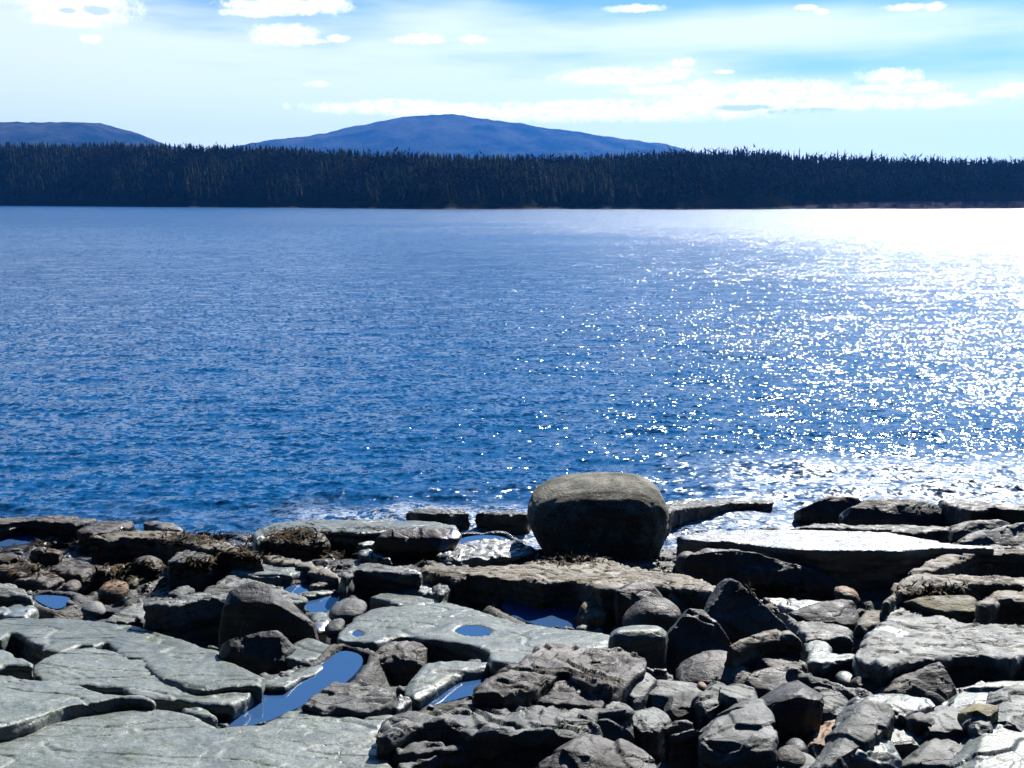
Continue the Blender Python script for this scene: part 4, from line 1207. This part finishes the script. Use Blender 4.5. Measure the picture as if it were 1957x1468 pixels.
# ---- front centre: brown slabs
slab('big brown tilted slab with grooved right side at front centre', 'C7', [(5, 802), (60, 740), (100, 700), (230, 600), (340, 580), (480, 480), (550, 458), (700, 480), (1000, 482), (1130, 515), (1208, 552), (1180, 605), (1050, 720), (965, 778), (860, 745), (640, 658), (560, 680), (400, 770), (320, 795), (230, 815), (60, 808)], .34, .40, .30, 'brown', 1.0, .05, bev=.02)
slab('brown lower plate seen through the notch of the big brown slab', 'C7', [(430, 860), (480, 810), (600, 712), (690, 708), (800, 760), (945, 838), (880, 898), (700, 902), (560, 885)], .26, .26, .4, 'brown', .8, .03)
slab('long pale front ledge with a wavy lip and a deep black face', 'C7', [(-650, 1075), (-600, 990), (-520, 930), (-360, 935), (-160, 930), (-100, 870), (0, 833), (250, 838), (480, 850), (700, 900), (1060, 902), (1085, 935), (860, 938), (830, 985), (885, 1010), (780, 1040), (690, 1075), (450, 1060), (300, 1062), (0, 1062), (-160, 1010), (-330, 1005), (-450, 1060), (-560, 1085)], .22, .34, 1.0, 'grey', .8, .05, bev=.03)
hull('dark square-cut block ending the front ledge', 'C7', [(840, 1000, .0), (860, 935, .25), (1080, 925, .3), (1110, 1020, .12), (1125, 1140, 0), (900, 1180, 0)], (1050, 1150, 0), 'dark', .4, 2)
slab('flat pale chips beside the dark square-cut block', 'C7', [(905, 900), (950, 845), (1000, 850), (1090, 900), (1060, 915)], .28, .28, .3, 'grey', .8)
hull('rugged brown rock at the bottom edge centre', 'C7', [(380, 1330, 0), (640, 1175, .15), (700, 1120, .3), (800, 1070, .45), (930, 1080, .45), (1060, 1150, .35), (1180, 1210, .25), (1310, 1300, .15), (1280, 1400, 0), (700, 1450, -.1)], (800, 1430, .05), 'brown', 1.3, 2, terr=.03)
slab('wavy pale plate at the foot of the front ledge', 'C6', [(1180, 1140), (1330, 1100), (1570, 1040), (1640, 1065), (1500, 1105), (1330, 1150), (1600, 1200), (1700, 1260), (1200, 1260)], .12, .12, .3, 'grey', .8, .04)
slab('thin wavy shelf under the lip of the front ledge', 'C6', [(1160, 1040), (1300, 975), (1420, 960), (1600, 965), (1750, 1010), (1640, 1035), (1500, 1040), (1300, 1075)], .18, .18, .3, 'grey', .8, .04)

# ---- lower left bedrock slabs
slab('largest pale bedrock slab sloping across the lower left', 'C5', [(-160, 80), (60, 45), (250, 38), (620, 62), (1000, 98), (1300, 188), (1640, 288), (1700, 370), (1850, 430), (1975, 480), (1960, 560), (1860, 560), (1500, 585), (1340, 540), (1200, 500), (1040, 352), (960, 355), (880, 312), (790, 228), (700, 262), (600, 250), (440, 308), (320, 290), (180, 195), (80, 160), (0, 205), (-160, 170)], .06, .14, .6, 'pale', .55, .010, bev=.02)
slab('middle pale bedrock layer of the lower left bordering the long pool', 'C5', [(240, 400), (420, 305), (700, 262), (900, 300), (1100, 350), (1500, 430), (1700, 490), (1957, 560), (1900, 600), (1740, 695), (1500, 690), (1280, 658), (1080, 640), (900, 570), (600, 550), (450, 555), (310, 520)], .10, .08, .6, 'pale', .6, .010, bev=.02)
slab('cream wedge of bedrock at the left edge beside a black hollow', 'C5', [(-160, 255), (0, 270), (60, 290), (250, 378), (240, 405), (40, 410), (-160, 450)], .16, .20, .4, 'pale', .5, .010)
slab('pale bedrock slab ending in a long curved black step at lower left', 'C5', [(-160, 462), (0, 470), (300, 508), (600, 548), (780, 605), (1070, 628), (1150, 665), (900, 645), (700, 680), (500, 712), (250, 800), (100, 840), (-160, 890)], .12, .26, .7, 'pale', .5, .010, bev=.02)
slab('smooth nearest bedrock slab across the bottom left corner', 'C5', [(-160, 1050), (0, 968), (250, 872), (450, 820), (700, 765), (1000, 730), (1180, 722), (1450, 768), (1640, 862), (1957, 835), (2150, 725), (2620, 760), (2960, 770), (2900, 830), (2800, 910), (2950, 1020), (2950, 1250), (1500, 1350), (-160, 1350)], .06, .14, .6, 'pale', .6, .010, bev=.03)
slab('small pale chip at the tip of the long pool', 'C5', [(1340, 722), (1420, 712), (1520, 715), (1625, 775), (1580, 795), (1480, 785), (1400, 762)], .05, .05, .25, 'pale', .6)



# ---- jumble of angular rocks, lower right
def jag(label, crop, top, foot, h, hn, mat='grey', rough=.9, drop=.5, **k):
    return slab(label, crop, top, h, hn, drop, mat, rough, k.pop('terr', .03), name='rock', cat='rock', **k)


hull_, hull = hull, (lambda *a, **k: hull_(*a, grow=1.10, **k))      # HULL_: the pile is packed tight


stone('rounded purple-grey boulder with a pale back in the rock pile', 'C9', [(890, 730), (1000, 650), (1150, 575), (1350, 540), (1560, 530), (1700, 550), (1800, 620), (1930, 690), (1850, 800), (1700, 900), (1200, 900), (950, 830)], (1350, 870, .05), .6, 'brown', .42, 3.0, .8)
stone('pale curved rock showing behind the purple-grey boulder', 'C9', [(1050, 640), (1180, 545), (1340, 490), (1440, 520), (1500, 580), (1300, 640)], (1300, 600, .1), .5, 'pale', .8, 2.4, .3)
jag('small pale tilted chip under the tall black rock', 'C9', [(525, 640), (540, 605), (700, 610), (800, 625), (830, 655), (740, 700), (660, 735), (600, 680)], None, .28, .16, 'pale')
hull('small greenish rounded stone beside the pale chip', 'C9', [(700, 790, 0), (720, 720, .08), (800, 680, .15), (880, 700, .12), (900, 790, 0), (800, 800, -.03)], (800, 795, .08), 'grey', .4)
hull('speckled grey flat-faced rock leaning along the big brown slab', 'C9', [(150, 1000, .1), (330, 850, .35), (520, 680, .6), (600, 690, .6), (660, 770, .5), (580, 930, .3), (520, 1000, .15), (370, 1110, 0), (250, 1070, 0)], (350, 1105, .1), 'grey', .7)
hull('speckled pale block with a hollow dark front in the pile', 'C9', [(610, 930, .2), (700, 800, .5), (980, 800, .6), (1160, 840, .55), (1330, 870, .45), (1280, 940, .25), (950, 930, .2), (820, 1080, .02), (700, 1110, 0)], (760, 1110, .06), 'grey', .8)
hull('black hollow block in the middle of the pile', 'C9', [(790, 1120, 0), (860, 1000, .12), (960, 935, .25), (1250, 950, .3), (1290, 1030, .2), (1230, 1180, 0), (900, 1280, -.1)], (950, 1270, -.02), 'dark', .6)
stone('pink-topped pebble on the speckled pale block', 'C9', [(1160, 870), (1190, 820), (1270, 808), (1340, 840), (1330, 890), (1230, 900)], (1240, 898, .25), .16, 'rust', .5, 2.2, name='cobble', cat='cobble')
hull('dark small block left of the hollow block', 'C9', [(330, 1160, 0), (400, 1050, .15), (500, 985, .3), (600, 1000, .3), (640, 1060, .2), (560, 1160, .05), (370, 1230, 0)], (400, 1225, 0), 'brown', .5)
hull('grey ribbed rock beside the dark square-cut block', 'C9', [(355, 1260, .15), (480, 1190, .3), (640, 1120, .5), (720, 1150, .45), (840, 1250, .3), (760, 1320, .1), (680, 1350, 0), (420, 1420, -.05)], (500, 1410, .05), 'grey', 1.3)
jag('flat scalloped plate in the middle of the pile', 'C9', [(740, 1340), (860, 1270), (1050, 1240), (1110, 1270), (1180, 1300), (1030, 1310), (900, 1330), (800, 1365)], None, .24, .22, 'grey')
jag('long greenish plate below the scalloped plate', 'C9', [(830, 1420), (960, 1370), (1150, 1355), (1330, 1370), (1200, 1410), (1000, 1440)], None, .20, .18, 'grey')
hull('peaked grey rock with a slanting ridge in the pile', 'C9', [(1180, 1050, .1), (1260, 960, .25), (1380, 860, .4), (1470, 800, .5), (1560, 860, .45), (1720, 980, .3), (1560, 1030, .15), (1400, 1180, 0), (1230, 1250, 0)], (1280, 1245, .05), 'grey', 1.0)
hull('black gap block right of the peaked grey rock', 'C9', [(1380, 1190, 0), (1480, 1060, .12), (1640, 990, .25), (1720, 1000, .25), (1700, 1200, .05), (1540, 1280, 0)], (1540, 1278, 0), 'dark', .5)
hull('flat pale stone with a dark crack behind the black gap block', 'C10', [(-200, 120, .3), (-60, 80, .45), (140, 95, .5), (270, 115, .5), (330, 210, .35), (260, 330, .15), (80, 450, 0), (60, 250, .1)], (80, 450, .1), 'grey', .8)
hull('large pale terraced rock cut off by a black shadow at lower centre right', 'C10', [(-350, 800, .15), (-200, 560, .45), (0, 440, .65), (200, 350, .75), (480, 330, .75), (510, 560, .4), (515, 890, .0), (250, 830, .04), (0, 1010, .0), (-250, 1060, 0), (515, 1170, 0), (-200, 1174, 0)], (100, 1174, .0), 'grey', 1.0, terr=.04)
hull('dark rock with a pale crest and two lit ridges', 'C10', [(350, 340, .25), (480, 200, .4), (600, 160, .45), (740, 50, .5), (880, 12, .55), (960, 60, .5), (1195, 185, .2), (720, 215, .12), (860, 205, .08), (960, 150, .12), (1195, 205, .08), (1050, 740, 0), (700, 760, 0), (520, 560, 0), (520, 380, .05)], (900, 740, .02), 'dark', .5)
hull('grey-green tilted block right of the dark crested rock', 'C10', [(1150, 520, .0), (1170, 300, .2), (1200, 190, .4), (1150, 130, .5), (1400, 170, .5), (1500, 270, .4), (1640, 350, .3), (1600, 450, .12), (1450, 510, 0)], (1350, 515, .08), 'grey', .7)
hull('rust and green streaked rock in the cleft', 'C10', [(1060, 740, .25), (1130, 600, .45), (1330, 530, .6), (1480, 510, .6), (1400, 640, .4), (1300, 860, .1), (1290, 950, 0), (1080, 880, 0)], (1200, 950, .02), 'rust', .7)
stone('dark oval pebble above two pale-rimmed pebbles', 'C10', [(680, 910), (760, 850), (880, 815), (980, 840), (1020, 930), (980, 1000), (800, 1000)], (850, 995, .05), .22, 'dark', .35, 2.3, .15, name='cobble', cat='cobble')
stone('pebble with a bright curved rim at the bottom edge', 'C10', [(560, 1030), (640, 960), (780, 920), (880, 945), (1000, 1030), (1020, 1110), (800, 1150), (600, 1120)], (800, 1140, .05), .26, 'brown', .5, 2.3, .15, name='cobble', cat='cobble')
stone('flat bright-topped pebble at the bottom edge', 'C10', [(650, 1110), (760, 1070), (960, 1045), (1120, 1070), (1190, 1130), (1100, 1190), (850, 1200), (700, 1170)], (900, 1190, .05), .3, 'grey', .6, 2.6, .15, name='cobble', cat='cobble')
hull('small lit triangle of stone in the dark cleft', 'C10', [(670, 720, .05), (780, 605, .2), (890, 690, .12), (850, 720, 0), (700, 730, 0)], (780, 735, .0), 'brown', .6)
hull('long pale tilted block running up from the bottom edge', 'C10', [(1180, 1174, 0), (1290, 950, .25), (1450, 700, .5), (1600, 480, .75), (1800, 300, .9), (1950, 250, 1.0), (2150, 420, .9), (1950, 700, .5), (1750, 600, .6), (1400, 960, .2), (1250, 1200, -.05)], (1220, 1190, .15), 'grey', .9)
hull('pale smooth block with a level black shadow under it', 'C8', [(590, 1279, 0), (690, 1188, .05), (1012, 1186, .05), (1125, 1235, .1), (780, 1080, .4), (870, 985, .65), (960, 1000, .65), (1050, 1090, .45), (700, 1330, .05), (1012, 1330, .05), (1100, 1300, .05)], (800, 1340, .0), 'pale', .6)
hull('white chalky rock cluster at the centre of the right pile', 'C11', [(60, 330, .2), (90, 250, .4), (170, 190, .55), (420, 172, .65), (640, 250, .6), (770, 205, .6), (870, 320, .4), (720, 400, .25), (400, 430, .15), (150, 420, .1)], (400, 430, .22), 'pale', 1.3)
hull('small rounded brown stone in a nook of the right pile', 'C11', [(600, 480, .02), (640, 410, .12), (740, 390, .15), (840, 450, .08), (850, 520, 0), (700, 530, -.02)], (720, 530, .15), 'brown', .5)
hull('pale block with a straight front edge above a black gap', 'C11', [(100, 560, .4), (250, 440, .6), (480, 400, .7), (600, 520, .5), (800, 560, .4), (800, 640, .2), (710, 742, .05), (330, 736, .05), (280, 640, .2), (330, 900, .05), (710, 900, .05)], (500, 900, .0), 'pale', .8)
hull('small white nodule left of the chalky cluster', 'C11', [(-60, 300, 0), (-30, 240, .1), (40, 232, .12), (80, 270, .08), (80, 330, 0)], (20, 335, .2), 'pale', .5)
hull('grey rounded block with striped crown near the right edge', 'C11', [(800, 600, .05), (850, 480, .25), (950, 400, .45), (1060, 355, .6), (1300, 380, .6), (1380, 470, .45), (1420, 600, .2), (1330, 660, .05), (1130, 620, .05), (930, 660, 0)], (1000, 700, .1), 'grey', .9, terr=.02)
hull('steep green-grey block at the bottom right', 'C11', [(590, 980, .2), (760, 810, .4), (930, 665, .55), (1120, 625, .6), (1330, 690, .55), (1300, 800, .4), (1220, 900, .25), (1100, 1000, .1), (1050, 1071, 0), (590, 1071, .0)], (800, 1150, 0), 'grey', .8)
hull('pale angular block cut by fine cracks in the bottom right corner', 'C11', [(1150, 1070, .1), (1200, 930, .3), (1330, 760, .5), (1400, 640, .65), (1620, 560, .8), (2000, 520, .95), (2300, 560, .9), (2300, 1100, 0), (1500, 1150, -.1)], (1500, 1150, .1), 'pale', .9, terr=.04)
hull('long pale leaning slab up the right edge', 'C11', [(1540, 590, .1), (1650, 430, .4), (1740, 180, .75), (1957, 60, 1.0), (2300, 40, 1.1), (2300, 500, .4), (1800, 560, .05)], (1700, 600, .2), 'grey', .9, terr=.03)
hull('pale smooth-backed rock with a dark slot at the right edge', 'C11', [(1120, 350, .0), (1150, 200, .25), (1300, 120, .45), (1500, 45, .65), (1660, 18, .75), (2200, 10, .9), (2200, 250, .4), (1700, 330, .15), (1350, 370, 0)], (1300, 375, .12), 'pale', .7)
hull('yellowish crust on stone beside the dark slot', 'C11', [(1320, 390, .05), (1420, 310, .2), (1520, 290, .25), (1640, 320, .2), (1560, 380, .05), (1400, 400, 0)], (1440, 400, .28), 'yellow', 1.0)
hull('grey rubble knot at the foot of the leaning slab', 'C11', [(1340, 560, .05), (1380, 470, .15), (1480, 450, .2), (1560, 520, .1), (1540, 600, 0), (1420, 620, 0)], (1440, 620, .18), 'grey', 1.3)


# ---- loose gravel in the gaps and weed on the lower ledges
def build_gravel():
    nr = np.random.RandomState(17)
    V, T, n = [], [], 0
    import bmesh
    protos = []
    for k in range(8):
        bm = bmesh.new()
        for _ in range(12):
            v = nr.randn(3); v /= np.linalg.norm(v)
            bm.verts.new(v * [1, nr.uniform(.6, 1), nr.uniform(.4, .8)])
        bmesh.ops.convex_hull(bm, input=bm.verts[:])
        for v in [v for v in bm.verts if not v.link_faces]:
            bm.verts.remove(v)
        bmesh.ops.triangulate(bm, faces=bm.faces[:])
        bm.verts.index_update()
        protos.append((np.array([v.co[:] for v in bm.verts]), np.array([[v.index for v in f.verts] for f in bm.faces])))
        bm.free()
    pools = [[hit(*px(c, u, v), pool_z(c, pts, zz)) for (u, v) in pts] for (c, pts, zz, _) in POOLS]
    for i in range(6500):
        y = nr.uniform(6.6, 17.2)
        x = nr.uniform(-0.55, 0.55) * (y + 1)
        if perlin(np.array([[x * .9, y * .9, 0]]), 61)[0] < -0.05:
            continue
        if x > -1 and y > 15.2:
            continue
        if any(inside(q, np.array([x]), np.array([y]))[0] for q in pools):
            continue
        r = 0.02 + (0.12 if x > 0.2 and y < 11.5 else 0.07) * nr.rand() ** 2.5
        v, t_ = protos[nr.randint(8)]
        a = nr.uniform(0, 6.28); c, s_ = math.cos(a), math.sin(a)
        z = ground_z(x, y)
        V.append(np.stack([(v[:, 0] * c - v[:, 1] * s_) * r + x, (v[:, 0] * s_ + v[:, 1] * c) * r + y, v[:, 2] * r + z + r * .25], 1))
        T.append(t_ + n); n += len(v)
    tag(link('shore_gravel', mesh_np('shore_gravel', np.concatenate(V), np.concatenate(T), MAT['grey'], False)),
        'loose broken gravel lying in the gaps between the shore rocks', 'gravel', kind='stuff')


build_gravel()


def build_weed():
    m, t, p = new_mat('rockweed')
    pos = t.new('ShaderNodeNewGeometry').outputs['Position']
    t.inp(p, 'Base Color', t.mix(t.smooth(t.noise(pos, 6.0, 3), 0.4, 0.65), c4(0.018, 0.013, 0.006), c4(0.11, 0.07, 0.025)))
    t.inp(p, 'Roughness', 0.75)
    t.inp(p, 'Specular IOR Level', 0.15)
    nr = np.random.RandomState(23)
    V, T, n = [], [], 0
    dg = bpy.context.evaluated_depsgraph_get()
    spots = [(360, 1030, 70, 12, 500), (560, 1022, 50, 14, 700), (420, 1005, 60, 6, 250), (120, 1040, 70, 16, 300), (250, 1090, 60, 20, 500), (640, 1055, 40, 14, 400), (470, 1060, 70, 14, 400),
             (1090, 1072, 70, 8, 350), (1780, 1130, 60, 12, 350), (60, 1085, 50, 16, 250), (800, 1065, 60, 8, 200), (1480, 1130, 60, 8, 200), (380, 1075, 40, 14, 250), (700, 1010, 60, 5, 150)]
    for (cx, cy, rx, ry, cnt) in spots:
        for _ in range(cnt * 2 // 3):
            x, y = cx + nr.randn() * rx * .55, cy + nr.randn() * ry * .55
            d = ray(x, y)
            ok, hp, nm, _i, ob, _m = SC.ray_cast(dg, cam.location, d)
            if not ok or ob.name.startswith(('sea', 'tide', 'haze')):
                continue
            L = nr.uniform(.05, .15); wd = nr.uniform(.005, .010)
            a = nr.uniform(0, 6.28)
            dv = Vector((math.cos(a), math.sin(a), nr.uniform(-.1, .3)))
            dv = (dv - nm * dv.dot(nm)).normalized()
            sv = dv.cross(nm).normalized() * wd
            p0 = hp + nm * .004
            pm = hp + dv * L * .5 + nm * nr.uniform(.004, .018)
            p1 = hp + dv * L + nm * .004 + Vector((0, 0, -.01))
            for q in (p0 - sv, p0 + sv, pm - sv * 1.4, pm + sv * 1.4, p1):
                V.append(tuple(q))
            T += [(n, n + 1, n + 3), (n, n + 3, n + 2), (n + 2, n + 3, n + 4)]
            n += 5
    tag(link('rockweed', mesh_np('rockweed', np.array(V), np.array(T), m, False)), 'brown rockweed draped over the lower ledges by the water', 'seaweed', kind='stuff')


build_weed()


build_haze()
